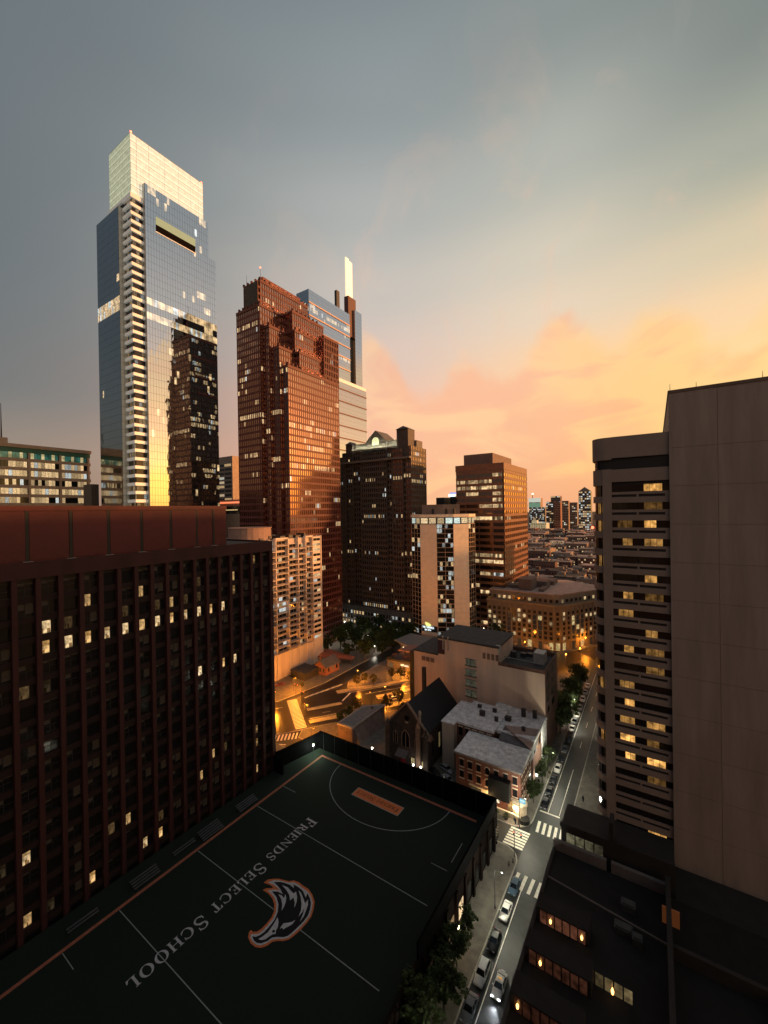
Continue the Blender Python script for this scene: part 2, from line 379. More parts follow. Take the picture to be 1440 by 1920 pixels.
# ================================================================== buildings
M_DARKIN = mat('dark_core', (.012, .013, .015), .5, var=0)
M_ROOF = mat('roof_gravel', (.22, .205, .20), .95, var=.35, scale=.9, bump=.3)
M_ROOFD = mat('roof_tar', (.06, .058, .06), .9, var=.4, scale=.6)
M_STEEL = mat('dark_steel', (.05, .05, .055), .5, .6, var=.2)
M_WGLASS = glassmat('window_glass', (.012, .014, .017), .08, 0, .5)
M_WGLASSN = glassmat('window_glass_near', (.012, .013, .015), .12, 0, .35, inner=1.3)

# ---- red granite slab on the left ---------------------------------------------------
RED = mat('red_granite', (.044, .012, .014), .78, var=.3, scale=.4, streak=True)
RED2 = mat('red_metal_panel', (.095, .013, .016), .55, var=.35, scale=.25, spec=.4)
RX = -98.0
rt = thing('office_tower', 'dark red office slab with deep vertical fins beside the sports field', 'building', (RX, 85, 0))
def loc(o, t):                                  # world-space mesh under a thing that stands elsewhere
    o.matrix_parent_inverse = Matrix.Translation(-Vector(t.location)) if not t.rotation_euler.z else (Matrix.Translation(t.location) @ Matrix.Rotation(t.rotation_euler.z, 4, 'Z')).inverted()
    return o
def part(t, mb, name, m, **k): return loc(mb.build(name, m, t, **k), t)
def ipart(t, name, me, where, rz=0, sc=None): return loc(inst(name, me, t, where, rz, sc), t)
def sub(p, t, mb, name, m, **k):                # sub-part in world space: parent p stands in thing t
    o = mb.build(name, m, p, **k); o.matrix_parent_inverse = Matrix.Identity(4); return o
b = MB(); b.box(RX-32, RX-1.25, -30, 84.7, 0, 75.0); part(rt, b, 'core', M_DARKIN)
pm = MB(); pm.box(-.05, 1.25, -.42, .42, 0, 73.2); pm = pm.mesh('fin', RED)
NPIL = 25; PITCH = 3.53
py = [84.6-PITCH*k for k in range(NPIL)]
for y in py: ipart(rt, 'fin', pm, (RX-1.25, y, 0))
b = MB(); b.fbox(FX(RX), -30, 85.1, -1.4, .12, 73.2, 76.2); part(rt, b, 'parapet', RED)
b = MB(); b.box(RX-32, RX-.2, 85.0, 85.5, 0, 76.2); part(rt, b, 'end_wall', RED)
b = MB(); b.box(RX-32, RX-1.5, -30, 84.9, 75.0, 75.7); part(rt, b, 'roof', M_ROOFD)
PITCHF = 3.88; z_top = 72.4
spm = MB(); spm.box(-.02, .5, 0, PITCH-.84, 0, 1.25); spm = spm.mesh('spandrel', mat('spandrel_dark', (.018, .008, .009), .8, var=.3))
wm_d = MB(); wm_d.fquad(Frame(0, 0, 0, 1, 1, 0), 0, 2.69, 0, 0, 2.6); wm_d = wm_d.mesh('window', M_WGLASSN)
BLIND = mat('window_blind', (.085, .075, .068), .9, var=.2, scale=2)
def dark_window(k):
    q = MB(); r_ = random.Random(k+90); F = Frame(0, 0, 0, 1, 1, 0); q.fquad(F, 0, 2.69, 0, 0, 2.6)
    h = r_.choice((.5, .9, 1.4, 2.0)); a = r_.choice((0, 1.35)); q.fquad(F, a+.08, a+1.27, .03, 2.55-h, 2.55, None, 1)
    if k % 2: q.fquad(F, 1.43-a+.0 if a else 1.43, 2.6-a+.0 if a else 2.6, .03, 2.55-h*.6, 2.55, None, 1)
    q.fbox(F, 1.31, 1.39, 0, .07, 0, 2.6, 2); q.fbox(F, 0, 2.69, 0, .07, -.02, .07, 2); q.fbox(F, 0, 2.69, 0, .07, 1.25, 1.31, 2)
    return q.mesh('window', [M_WGLASSN, BLIND, M_STEEL])
DARKW = [dark_window(k) for k in range(5)]
def lit_window(k, s=1.0):
    """a lit office bay: pane, dark frame, blind, the furniture shapes against the wall"""
    q = MB(); r = random.Random(k); F = Frame(0, 0, 0, 1, 1, 0)
    w = 2.69; cut = .55*w+r.uniform(-.1, .25)
    c = (1.0*s, .60*s, .24*s) if k % 3 else (.95*s, .66*s, .34*s)
    q.fquad(F, .12, cut, .02, .1, 2.5, c)
    q.fquad(F, 0, .12, .02, 0, 2.6); q.fquad(F, cut, w, .02, 0, 2.6)
    q.fbox(F, 0, w, .0, .06, -.02, .1, 1); q.fbox(F, 0, w, .0, .06, 2.5, 2.6, 1); q.fbox(F, cut, cut+.12, 0, .06, 0, 2.6, 1)
    if k % 2: q.fquad(F, .12, cut, .035, 2.5-r.uniform(.3, 1.1), 2.5, (c[0]*.55, c[1]*.5, c[2]*.4))
    for i in range(r.randint(1, 3)):
        a = r.uniform(.15, cut-.5); h = r.uniform(.3, 1.0); q.fquad(F, a, a+r.uniform(.2, .5), .03, .1, .1+h, (c[0]*.25, c[1]*.2, c[2]*.15))
    return q.mesh('window', [M_WGLASSN, M_STEEL])
LITW = [lit_window(k, s) for k, s in enumerate((.85, .8, .6, .72, .42, .28))]
DIMW = [lit_window(20, .05), lit_window(21, .03), lit_window(22, .08)]
RL = {}                                        # lit bays read off the photograph: (x, y) -> strength class
for x, y, k in ((91, 1175, 0), (92, 1212, 1), (130, 1167, 6), (129, 1205, 0), (168, 1195, 1), (203, 1188, 3), (238, 1178, 0), (267, 1173, 2), (299, 1164, 0), (324, 1158, 1), (351, 1152, 3), (374, 1147, 0), (398, 1141, 1), (419, 1136, 0),
                (168, 1120, 4), (237, 1139, 6), (265, 1105, 4), (297, 1134, 6), (323, 1130, 4), (349, 1120, 6), (373, 1118, 6), (440, 1108, 5), (50, 1303, 8), (86, 1290, 7), (376, 1258, 0), (421, 1243, 1), (443, 1236, 0), (484, 1368, 5), (484, 1393, 5), (404, 1415, 4), (379, 1456, 4), (485, 1444, 4),
                (247, 1539, 4), (277, 1584, 3), (307, 1563, 1), (306, 1533, 6), (55, 1616, 3), (181, 1648, 1), (58, 1732, 4), (424, 1401, 6), (209, 1552, 8), (10, 1630, 7), (103, 1695, 7), (367, 1088, 6), (437, 1080, 4), (468, 1050, 5)):
    p = at(x, y, X=RX-1.2); j = int(math.floor((84.6-p.y)/PITCH)); f = int(math.floor((z_top-p.z)/PITCHF)); RL[(f, j)] = k
for f in range(17):
    z0 = z_top-PITCHF*(f+1)
    for j in range(NPIL-1):
        y0 = py[j+1]+.42
        if y0 < 14: continue
        ipart(rt, 'spandrel', spm, (RX-1.25, y0, z0))
        k = RL.get((f, j)); me = (DARKW[rnd.randrange(5)] if rnd.random() < .55 else wm_d) if k is None else LITW[k] if k < 6 else DIMW[k-6]
        if k is not None or y0 > 20: ipart(rt, 'window', me, (RX-1.22, y0, z0+1.26))
b = MB(); b.box(RX-24, RX-3.2, -30, 71.4, 75.7, 86.9); pent = part(rt, b, 'penthouse', RED2)
jm = MB(); jm.box(-.02, .12, -.28, .28, 75.8, 86.0); jm = jm.mesh('joint', M_DARKIN)
lm = MB(); lm.box(-.1, .9, -.75, .75, 75.95, 76.15); lm = lm.mesh('foot_ledge', mat('pale_concrete', (.42, .36, .32), .8))
yj = [13.3, 20.4, 27.4, 34.5, 41.5, 48.5, 55.5, 62.4, 67.4]
pp = MB(); pp.box(-.02, .14, .34, 6.68, 76.4, 85.7); pp = pp.mesh('panel', RED2)
for y in yj:
    ipart(rt, 'joint', jm, (RX-3.2, y, 0)); ipart(rt, 'foot_ledge', lm, (RX-3.2, y, 0))
    if y < 60: ipart(rt, 'panel', pp, (RX-3.2, y, 0))
b = MB(); b.fbox(FX(RX-3.2), -30, 71.5, -.3, .25, 86.0, 87.0); part(rt, b, 'coping', RED2)

# ---- the tall glass tower with the lit crown ---------------------------------------------
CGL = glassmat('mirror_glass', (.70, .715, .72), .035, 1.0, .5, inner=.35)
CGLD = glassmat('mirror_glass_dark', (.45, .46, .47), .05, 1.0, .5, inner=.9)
WHITEB = mat('glowing_white_band', (.74, .76, .74), .5, .1, var=.12, scale=.5, emit=(1, .95, .82), es=.14)  # bands glow by themselves, standing in for concealed floor lighting
c0 = at(244, 955, Y=113.0); CX = -240.5
ct = thing('glass_skyscraper', 'tallest mirror glass skyscraper with a glowing box crown', 'skyscraper', (-255, 135, 0))
xw = at(237, 650, Y=113).x; YW = at(226, 650, X=xw).y; xl = at(185, 650, Y=YW).x; yw = 113.3; zwing = at(218, 389, Y=YW).z
def curtain(F, a0, a1, z0, z1, pw, ph, W, lit, j=.008, gap=.1):
    na = max(1, round((a1-a0)/pw)); nz_ = max(1, round((z1-z0)/ph)); w = (a1-a0)/na; h = (z1-z0)/nz_
    for i in range(nz_):
        for k in range(na):
            W.fquad(F, a0+k*w+gap/2, a0+(k+1)*w-gap/2, .06, z0+i*h+gap/2, z0+(i+1)*h-gap/2, lit(nz_-1-i, k), j=j)
b = MB(); b.box(xl, xw, YW+.02, 150, 0, zwing); b.box(-262, -238, 119, 158.4, 0, 272.5); b.box(-262, -238.02, 118.9, 163.6, 0, 250); b.box(-266, CX-.4, 113.4, 150, 0, 264); part(ct, b, 'core', M_DARKIN)
zl = [at(300, y, X=-238).z for y in (573, 588)]
def clit(base, seed, rowset, p=.012, rp=.9, s=(.45, .95)):
    g_ = litfn(p, rowset, .4, seed, rp, .1, s)
    return g_
W = MB(); top = 272.5; nrow = round(272.5/4.15)
rows_lit = {int((top-z)/4.15) for z in zl}
curtain(FX(-238), 119, 158.4, 250, top, 1.55, 4.15, W, clit(0, 3, (), .045))
curtain(FX(-238), 119, 163.6, 0, 250, 1.55, 4.15, W, lambda r, k, g=clit(0, 5, {r_-5 for r_ in rows_lit}, .012): g(r, k))
part(ct, W, 'glazing', CGL, kind='stuff')
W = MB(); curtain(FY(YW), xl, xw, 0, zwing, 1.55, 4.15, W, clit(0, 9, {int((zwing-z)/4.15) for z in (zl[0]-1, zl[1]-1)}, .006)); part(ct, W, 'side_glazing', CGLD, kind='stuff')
W = MB(); curtain(FX(xw), YW, yw, 0, zwing, 1.6, 4.15, W, lambda r, k: (0, 0, 0)); curtain(FY(118.9), CX+.2, -238, 0, 272, 1.2, 4.15, W, lambda r, k: (0, 0, 0)); part(ct, W, 'return_glazing', glassmat('pale_return_glass', (.50, .55, .57), .55, .6, .5), kind='stuff')  # return panes: pale rough colour standing in for the reflected sky
# corner of open floors: white bands round the corner with dark glass between
bandm = MB()
x0b, x1b, y0b, y1b = xw-.5, CX, 113.0, 119.2
bandm.box(x0b, x1b+.7, y0b-.7, y1b, -.85, .85); bandm = bandm.mesh('floor_band', WHITEB)
CORW = MB(); lf = litfn(.30, (), .5, 77, .9, .1, (.04, .28))
NB = 54
for k in range(NB):
    z = 262.4-4.72*k
    if z > 60: ipart(ct, 'floor_band', bandm, (0, 0, z))
    for F, a0, a1, s in ((FY(113.4), x0b, CX-.4, 0), (FX(CX-.4), 113.4, 119, 50)):
        n = 6 if s == 0 else 3; w = (a1-a0)/n
        for i in range(n): CORW.fquad(F, a0+i*w+.08, a0+(i+1)*w-.08, .06, z-3.7, z-.98, lf(k, s+i))
part(ct, CORW, 'corner_windows', glassmat('corner_glass', (.02, .016, .014), .1, 0, .5, inner=1.2), kind='stuff')
# crown: a lit glass box, panel by panel
CROWN = mat('crown_glass', (.7, .72, .62), .4, var=0)
def crownmat(nm='crown_lit', col=(1.0, .91, .70, 1), gain=.04):
    m = bpy.data.materials.new(nm); m.use_nodes = True; t = m.node_tree; bs = t.nodes['Principled BSDF']
    bs.inputs['Base Color'].default_value = (.35, .36, .3, 1); bs.inputs['Roughness'].default_value = .35
    oi = t.nodes.new('ShaderNodeTexCoord'); sp = t.nodes.new('ShaderNodeSeparateXYZ'); t.links.new(oi.outputs['Object'], sp.inputs[0])
    def mm(op, a, v, c=None):
        n = t.nodes.new('ShaderNodeMath'); n.operation = op; t.links.new(a, n.inputs[0])
        if isinstance(v, (int, float)): n.inputs[1].default_value = v
        else: t.links.new(v, n.inputs[1])
        return n.outputs[0]
    s1 = t.nodes.new('ShaderNodeMath'); s1.operation = 'SINE'; t.links.new(mm('MULTIPLY', sp.outputs[2], 1.523), s1.inputs[0])
    s2 = t.nodes.new('ShaderNodeMath'); s2.operation = 'SINE'; t.links.new(mm('MULTIPLY', mm('ADD', sp.outputs[1], sp.outputs[0]), 7.0), s2.inputs[0])
    nn = t.nodes.new('ShaderNodeTexNoise'); nn.inputs['Scale'].default_value = .55; nn.inputs['Detail'].default_value = 5; t.links.new(oi.outputs['Object'], nn.inputs[0])
    e = mm('ADD', mm('ADD', mm('MULTIPLY', s1.outputs[0], .10), mm('MULTIPLY', s2.outputs[0], .06)), mm('ADD', mm('MULTIPLY', nn.outputs[0], .55), .34+gain))
    t.links.new(e, bs.inputs['Emission Strength']); bs.inputs['Emission Color'].default_value = col
    return m
CLIT = crownmat()
CLITS = crownmat('crown_lit_side', (.72, .76, .50, 1), -.10)
zc0, zc1 = 264.6, 297.6
b = MB(); b.box(-264.5, CX-1.2, 114.2, 155.5, 263.2, 296); part(ct, b, 'crown_core', M_ROOFD)
zs = [zc0+(zc1-zc0)*k/8 for k in range(9)]
yc = [113, 116.2, 123, 132, 140.6, 148.4, 153.6, 156.8]
for i in range(8):
    for j in range(7):
        q = MB(); q.box(CX-.3, CX, yc[j]+.12, yc[j+1]-.12, zs[i]+.14, zs[i+1]-.14); part(ct, q, 'crown_panel', CLIT)
    for j in range(5):
        xa = -266.3+(CX+266.3)*j/5; xb = -266.3+(CX+266.3)*(j+1)/5
        q = MB(); q.box(xa+.12, xb-.12, 113, 113.3, zs[i]+.14, zs[i+1]-.14); part(ct, q, 'crown_panel', CLITS)
b = MB()
for z in zs: b.box(-266.4, CX+.05, 112.96, 157, z-.12, z+.12)
part(ct, b, 'crown_frame', mat('crown_frame', (.36, .38, .33), .5, .3, var=.1))
b = MB(); b.box(-266.6, CX+.6, 112.4, 119, 262.6, 264.4); part(ct, b, 'crown_ledge', WHITEB)
for p in ((CX, 113.4, zc1), (CX-.4, 156, zc1)):
    q = MB(); q.rev([(.1, 0), (.5, .2), (.5, .9), (.1, 1.1)], p, 8); part(ct, q, 'beacon', lampmat('beacon_red', (1, .1, .04), 6))
# slot in the wide face: shade painted as a near-black panel, soffit self-lit
zt0 = at(300, 410, X=-238).z
pa = at(292, 404, X=-237.9); pb = at(366, 455, X=-237.9)
b = MB(); b.box(-238.2, -237.75, pa.y, pb.y, pa.z-9.2, pa.z-5.2); b.box(-238.2, -237.75, pa.y, pb.y, pa.z-5.2, pa.z-.6, 1); b.box(-238.2, -237.6, pa.y-.3, pb.y+.3, pa.z-9.6, pa.z-9.2, 2)
part(ct, b, 'terrace_slot', [mat('slot_painted_shade', (.004, .003, .003), .9, var=0, spec=.1), mat('slot_soffit', (.10, .12, .08), .6, emit=(.42, .50, .28), es=.60), WHITEB])

# ---- stepped red granite tower -------------------------------------------------------------
GR = mat('rose_granite', (.125, .038, .034), .6, var=.25, scale=.3)
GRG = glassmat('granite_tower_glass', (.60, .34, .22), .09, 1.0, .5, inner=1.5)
x0 = -174.0; y0 = at(544, 955, X=x0).y
x1 = at(532, 955, Y=y0).x; y1 = at(528, 955, X=x1).y
x2 = at(514, 955, Y=y1).x; y2 = at(510, 955, X=x2).y
x3 = at(498, 955, Y=y2).x; y3 = at(493, 955, X=x3).y
xL = at(450, 955, Y=y3).x
yR = at(638, 955, X=x0).y
gt = thing('granite_skyscraper', 'stepped rose granite skyscraper with notched corners and floodlit setbacks', 'skyscraper', ((x0+xL)/2, (y0+yR)/2, 0))
x4 = x3-1.5; y4 = at(495, 955, X=x4).y; xT = at(465, 955, Y=y4).x
tiers = [(x0, y0, yR, at(544, 690, X=x0).z), (x1, y1, yR-1.5, at(528, 655, X=x1).z), (x2, y2, yR-3.5, at(510, 616, X=x2).z), (x3, y3, yR-6, at(493, 577, X=x3).z), (x4, y4, yR-9, at(495, 533, X=x4).z)]
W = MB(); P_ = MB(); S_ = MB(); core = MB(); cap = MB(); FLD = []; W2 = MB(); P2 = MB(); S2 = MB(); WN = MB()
FLH = 3.9
prevx = None
for k, (xx, yy, ye, zt) in enumerate(tiers):
    xleft = xT if k == 4 else xL
    core.box(xleft, xx-.06, yy+.06, ye-.06-.01*k, 0, zt-.05*k)
    z0 = 0 if k == 0 else tiers[k-1][3]-2
    # +X wall of this tier
    a1 = (tiers[k][2]) ; nb = max(2, round((a1-yy)/1.75)); zlo = 0 if k == 0 else tiers[0][3] if k > 0 else 0
    nf = round((zt-zlo)/FLH)
    lf = litfn(.03, {8, 14} if k == 0 else {3}, .45, 30+k, .6, .05, (.3, .9))
    if k == 0:
        facade(FX(xx), yy, a1, 0, zt, nb, nf, W, P_, S_, lf, .2, .45, 1.15)
    else:
        # narrow strip by the corner all the way down, full width above the lower tier
        yend = tiers[k-1][1]
        facade(FX(xx), yy, yend, 0, zt, max(1, round((yend-yy)/1.75)), round(zt/FLH), W, P_, S_, litfn(.12, {9, 20, 30}, .3, 50+k, .8, .05), .25, .5, 1.2)
        zl_ = tiers[k-1][3]
        XB = x0-(0, 1.6, 4.0, 7.5, 9.0)[k]; YB = at((0, 561, 553, 549, 545)[k], 650, X=XB).y; nfz = max(1, round((zt-zl_)/FLH))
        if k == 4: XB, YB = xx, yend
        core.box(XB-12, XB-.06, YB+.06, a1-.08, zl_-1, zt-.05*k-.03)
        if YB > yend+1: facade(FX(xx), yend, YB, zl_, zt, max(1, round((YB-yend)/1.75)), nfz, W, P_, S_, litfn(.03, (), .4, 60+k), .3, .5, 1.2)
        facade(FX(XB), YB, a1, zl_, zt, max(2, round((a1-YB)/1.75)), nfz, W, P_, S_, litfn(.03, (), .4, 60+k), .3, .5, 1.2)
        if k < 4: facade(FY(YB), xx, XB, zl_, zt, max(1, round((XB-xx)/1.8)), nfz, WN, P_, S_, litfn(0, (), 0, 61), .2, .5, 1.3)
        if k < 4: cap.box(xx, XB+.45, YB-.4, a1+.25, zt-.03, zt+1.55)
        for i_ in range(int((a1-YB)/3.5) if k < 4 else 0): cap.box(XB-.9, XB+.7, YB+i_*3.5+.3, YB+i_*3.5+1.0, zt+1.5, zt+2.9)
        FLD.append((XB, YB+1, a1-1.5, zl_))
    # -Y wall of this tier
    xa = tiers[k+1][0] if k < 3 else xleft
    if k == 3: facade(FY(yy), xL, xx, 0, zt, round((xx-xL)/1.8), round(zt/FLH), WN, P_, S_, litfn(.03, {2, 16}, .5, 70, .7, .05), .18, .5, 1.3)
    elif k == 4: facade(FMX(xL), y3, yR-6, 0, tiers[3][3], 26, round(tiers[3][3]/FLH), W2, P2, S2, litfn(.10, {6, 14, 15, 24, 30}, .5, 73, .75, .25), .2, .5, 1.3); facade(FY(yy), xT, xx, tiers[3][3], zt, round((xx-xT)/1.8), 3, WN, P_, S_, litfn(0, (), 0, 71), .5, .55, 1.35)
    else:
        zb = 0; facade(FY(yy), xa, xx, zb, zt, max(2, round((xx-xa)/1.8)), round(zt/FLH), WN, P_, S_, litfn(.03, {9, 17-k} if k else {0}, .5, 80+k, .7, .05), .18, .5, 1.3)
    cap.box(xleft-.3, xx+.45, yy-.45, ye+.3, zt-.02, zt+1.6)
    n = int((ye-yy)/3.5)
    for i in range(n+1): cap.box(xx-.9, xx+.7, yy+i*3.5-.35, yy+i*3.5+.35, zt+1.5, zt+2.9)
    for i in range(int((xx-xleft)/3.6)+1): cap.box(xx-i*3.6-.8, xx-i*3.6+.1, yy-.7, yy+.5, zt+1.5, zt+2.9)
# tall bays at the far end of the long wall
for pxa, pxb, pyt, kx in ((612, 638, 646, 0),):
    xx = tiers[kx][0]; ya_ = at(pxa, 955, X=xx).y; yb_ = at(pxb, 955, X=xx).y; zq = at(pxb-6, pyt, X=xx).z
    zlo = tiers[kx][3]-1; core.box(xx-5, xx-.06, ya_+.06, yb_-.06, zlo, zq); facade(FX(xx), ya_, yb_, zlo, zq, max(2, round((yb_-ya_)/1.75)), max(2, round((zq-zlo)/FLH)), W, P_, S_, litfn(.05, {3}, .4, 66+kx, .6), .5, .55, 1.35)
    facade(FY(ya_), xx-5, xx, zlo, zq, 3, max(2, round((zq-zlo)/FLH)), W, P_, S_, litfn(0, (), 0, 1), .5, .55, 1.35)
    cap.box(xx-5, xx+.45, ya_-.4, yb_+.3, zq-.02, zq+1.6)
zt = tiers[4][3]
cap.box(xT+7, x4-3.2, y4+4.5, tiers[4][2]-3, zt, zt+6.5)
part(gt, core, 'core', M_DARKIN); part(gt, W, 'windows', GRG, kind='stuff'); part(gt, WN, 'north_windows', glassmat('granite_tower_shaded_glass', (.17, .11, .09), .12, 1.0, .5, inner=1.5), kind='stuff'); part(gt, P_, 'piers', GR, kind='stuff'); part(gt, S_, 'spandrels', GR, kind='stuff'); part(gt, cap, 'parapets', GR)  # north panes use a darker glass copy, shade painted into its colour
GRD = mat('shaded_rear_granite', (.045, .022, .020), .6, var=.25, scale=.3); part(gt, W2, 'rear_windows', M_WGLASS, kind='stuff'); part(gt, P2, 'rear_piers', GRD, kind='stuff'); part(gt, S2, 'rear_spandrels', GRD, kind='stuff')  # rear granite and panes coloured darker, painting shade into the mirrored face
FLW = lampmat('floodlight_warm', (1, .55, .2), 60)
for xx, a, b_, z in FLD:
    n = 5
    for i in range(n):
        q = MB(); c = a+(b_-a)*(i+.5)/n; q.box(xx+.9, xx+1.5, c-2.2, c+2.2, z+1.7, z+1.85); part(gt, q, 'floodlight', FLW)
q = MB(); q.box(x4-2.6, x4-2.3, y4+5, tiers[4][2]-4, zt+1.7, zt+2.2); part(gt, q, 'floodlight', FLW)
for (sx, sy) in ((x4-1, y4+1), (xT+1, y4+1)):
    q = MB(); q.tube((sx, sy, zt+1.6), (sx, sy, zt+9), .12, .06); part(gt, q, 'mast', M_STEEL)
q = MB(); q.rev([(.05, 0), (.4, .2), (.4, .7), (.05, .9)], (x4-1, y4+1, zt+9), 8); part(gt, q, 'beacon', lampmat('beacon_red', (1, .1, .04), 6))
FRX = x0

# ---- glass tower with the tall lantern, behind ---------------------------------------------
TGL = glassmat('pale_mirror_glass', (.62, .64, .66), .06, 1.0, .5, inner=.8)
kt = thing('glass_skyscraper', 'banded glass skyscraper topped by a tall glowing lantern', 'skyscraper', (-300, 335, 0))
X5 = -292.0
ya = at(585, 955, X=X5).y; yb = at(661, 955, X=X5).y; zt5 = at(586, 546, X=X5).z; xa5 = at(562, 955, Y=ya).x
yd = at(671, 955, X=X5+3).y; ye5 = at(683.5, 955, X=X5+3).y; ze5 = at(676, 588, X=X5+3).z
yf = at(690, 955, X=X5+10).y; zf5 = at(660, 718, X=X5+10).z
core = MB(); core.box(xa5, X5-.1, ya+.1, yb, 0, zt5); core.box(X5-25, X5-3, yb, yd, 0, ze5-8); core.box(X5-25, X5+2.9, yd, ye5, 0, ze5); core.box(xa5+10, X5+9.9, ya+10, yf, 0, zf5); part(kt, core, 'core', mat('tower_frame_dark', (.08, .075, .07), .5, var=0))
W = MB()
lf = litfn(.02, {4, 12}, .5, 91, .6, .1, (.3, .7))
curtain(FX(X5), ya, yb, zf5, zt5, 1.9, 4.4, W, lf, .006); curtain(FY(ya), xa5, X5, zf5-80, zt5, 1.9, 4.4, W, lf, .006)
curtain(FX(X5+3), yd, ye5, 0, ze5, 2.2, 4.4, W, lambda r, k: (0, 0, 0), .006); curtain(FY(yd), X5-6, X5+3, 0, ze5, 2.2, 4.4, W, lambda r, k: (0, 0, 0), .006)
curtain(FX(X5+10), ya+10, yf, 0, zf5, 1.9, 4.4, W, lambda r, k: (0, 0, 0), .006)
part(kt, W, 'glazing', TGL, kind='stuff')
for k in range(9):
    z = zt5-14-k*13.3
    if z > zf5+4:
        q = MB(); q.fbox(FX(X5), ya-.3, yb, .0, .7, z, z+1.3); part(kt, q, 'sunshade_band', mat('pink_band', (.62, .45, .40), .5))
for k in range(10):
    z = zf5-12-k*13.3
    q = MB(); q.fbox(FX(X5+10), ya+10, yf, .0, .5, z, z+1.2); part(kt, q, 'sunshade_band', mat('brown_band', (.16, .06, .045), .6))
q = MB(); q.fbox(FX(X5+10), ya+10, yf-1, 0, .6, zf5-4, zf5-.5); part(kt, q, 'lit_floor', mat('lit_floor', (.5, .4, .3), .5, emit=(1, .62, .36), es=.75))
yg = at(640, 955, X=X5).y; yh = at(652, 955, X=X5).y; yi = at(675, 955, X=X5).y; zg = at(656, 556, X=X5).z
q = MB(); q.box(X5-6, X5, at(659, 955, X=X5).y, at(673, 955, X=X5).y, zt5-25, zg); part(kt, q, 'top_shaft', mat('terracotta_panel', (.13, .06, .05), .6))
q = MB(); q.box(X5-5, X5-2, yg, at(645.5, 955, X=X5).y, zt5-25, zg-1); part(kt, q, 'top_shaft', mat('dark_panel', (.04, .045, .05), .5))
yl0 = at(655.5, 955, X=X5-4).y; yl1 = at(667.5, 955, X=X5-4).y; zl0 = at(658, 575, X=X5-4).z; zl1 = at(658, 489, X=X5-4).z
LANT = mat('lantern_lit', (.6, .5, .4), .4, var=.25, scale=.3, emit=(1, .78, .5), es=1.05)
nl = 8
for i in range(nl):
    z = zl0-20+(zl1-zl0+20)*i/nl; z2 = zl0-20+(zl1-zl0+20)*(i+1)/nl
    for jn in range(2):
        y_ = yl0+(yl1-yl0)*jn/2; y2_ = yl0+(yl1-yl0)*(jn+1)/2
        q = MB(); q.box(X5-5.4, X5-4, y_+.08, y2_-.08, z+.15, z2-.15-(1.8 if (i == nl-1 and jn == 1) else 0)); part(kt, q, 'lantern_panel', LANT)

# ---- dark office tower with the floodlit gabled top --------------------------------------
DK = mat('dark_granite', (.075, .062, .06), .6, var=.25, scale=.3)
DKL = mat('grey_granite', (.15, .135, .125), .65, var=.25, scale=.3)
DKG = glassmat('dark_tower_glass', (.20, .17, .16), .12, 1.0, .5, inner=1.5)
YE = 243.0
e0 = at(643, 955, Y=YE).x; e1 = at(772, 955, Y=YE).x; ey1 = at(799.5, 955, X=e1).y; ze = at(772, 835, Y=YE).z
et = thing('office_tower', 'dark office tower with floodlit arched gable between corner piers', 'skyscraper', ((e0+e1)/2, YE+20, 0))
core = MB(); core.box(e0, e1-.05, YE+.05, ey1-2, 0, ze); part(et, core, 'core', M_DARKIN)
W = MB(); P_ = MB(); S_ = MB(); nf = round(ze/3.75)
ex = [e0, e0+5, e0+11, (e0+e1)/2-11, (e0+e1)/2+11, e1-14, e1-6, e1]
ed = [3.0, 1.4, 0, 1.6, 0, 1.4, 0]
for j in range(7):
    F = FY(YE-ed[j]); core2 = MB(); core2.box(ex[j], ex[j+1], YE-ed[j]+.03, YE+1, 14, ze-ed[j]*1.2); part(et, core2, 'bay', M_DARKIN)
    facade(F, ex[j], ex[j+1], 14, ze-ed[j]*1.2, max(2, round((ex[j+1]-ex[j])/1.9)), nf-4, W, P_, S_, litfn(.022, {5, 12, 19, 29} if j % 2 else {5, 19}, .4, 120+j, .5, .3, (.15, .75)), .4, .7, 1.5)
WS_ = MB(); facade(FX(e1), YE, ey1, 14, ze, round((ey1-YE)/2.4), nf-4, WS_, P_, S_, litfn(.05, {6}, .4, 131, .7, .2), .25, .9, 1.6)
part(et, W, 'windows', DKG, kind='stuff'); part(et, WS_, 'side_windows', glassmat('sunset_tint_glass', (.72, .42, .22), .08, 1.0, .5, inner=1.5), kind='stuff'); part(et, P_, 'piers', DK, kind='stuff'); part(et, S_, 'spandrels', DK, kind='stuff')  # side panes tinted orange, painting in the low sun's reflection
b = MB(); b.box(e0-1, e1+1, YE-4, YE+1, 12.5, 14.2); b.box(e0-2, e1+1.5, YE-4.5, YE-1, 0, 12.5); part(et, b, 'podium', DKL)
q = MB(); lf = litfn(.2, {0}, .5, 140, .8, .5, (.3, .9))
for r_ in range(3):
    for i in range(24):
        xx = e0-1+(e1-e0+2)*i/24; q.fquad(FY(YE-4.5), xx+.5, xx+1.9, .05, 2+r_*3.6, 4.2+r_*3.6, lf(r_, i))
part(et, q, 'podium_windows', M_WGLASS, kind='stuff')
zz = at(700, 862, Y=YE-4).z
b = MB(); b.box(e0-.5, e1+.8, YE-3.6, YE+.5, zz-1, zz+.3); part(et, b, 'cornice', DKL)
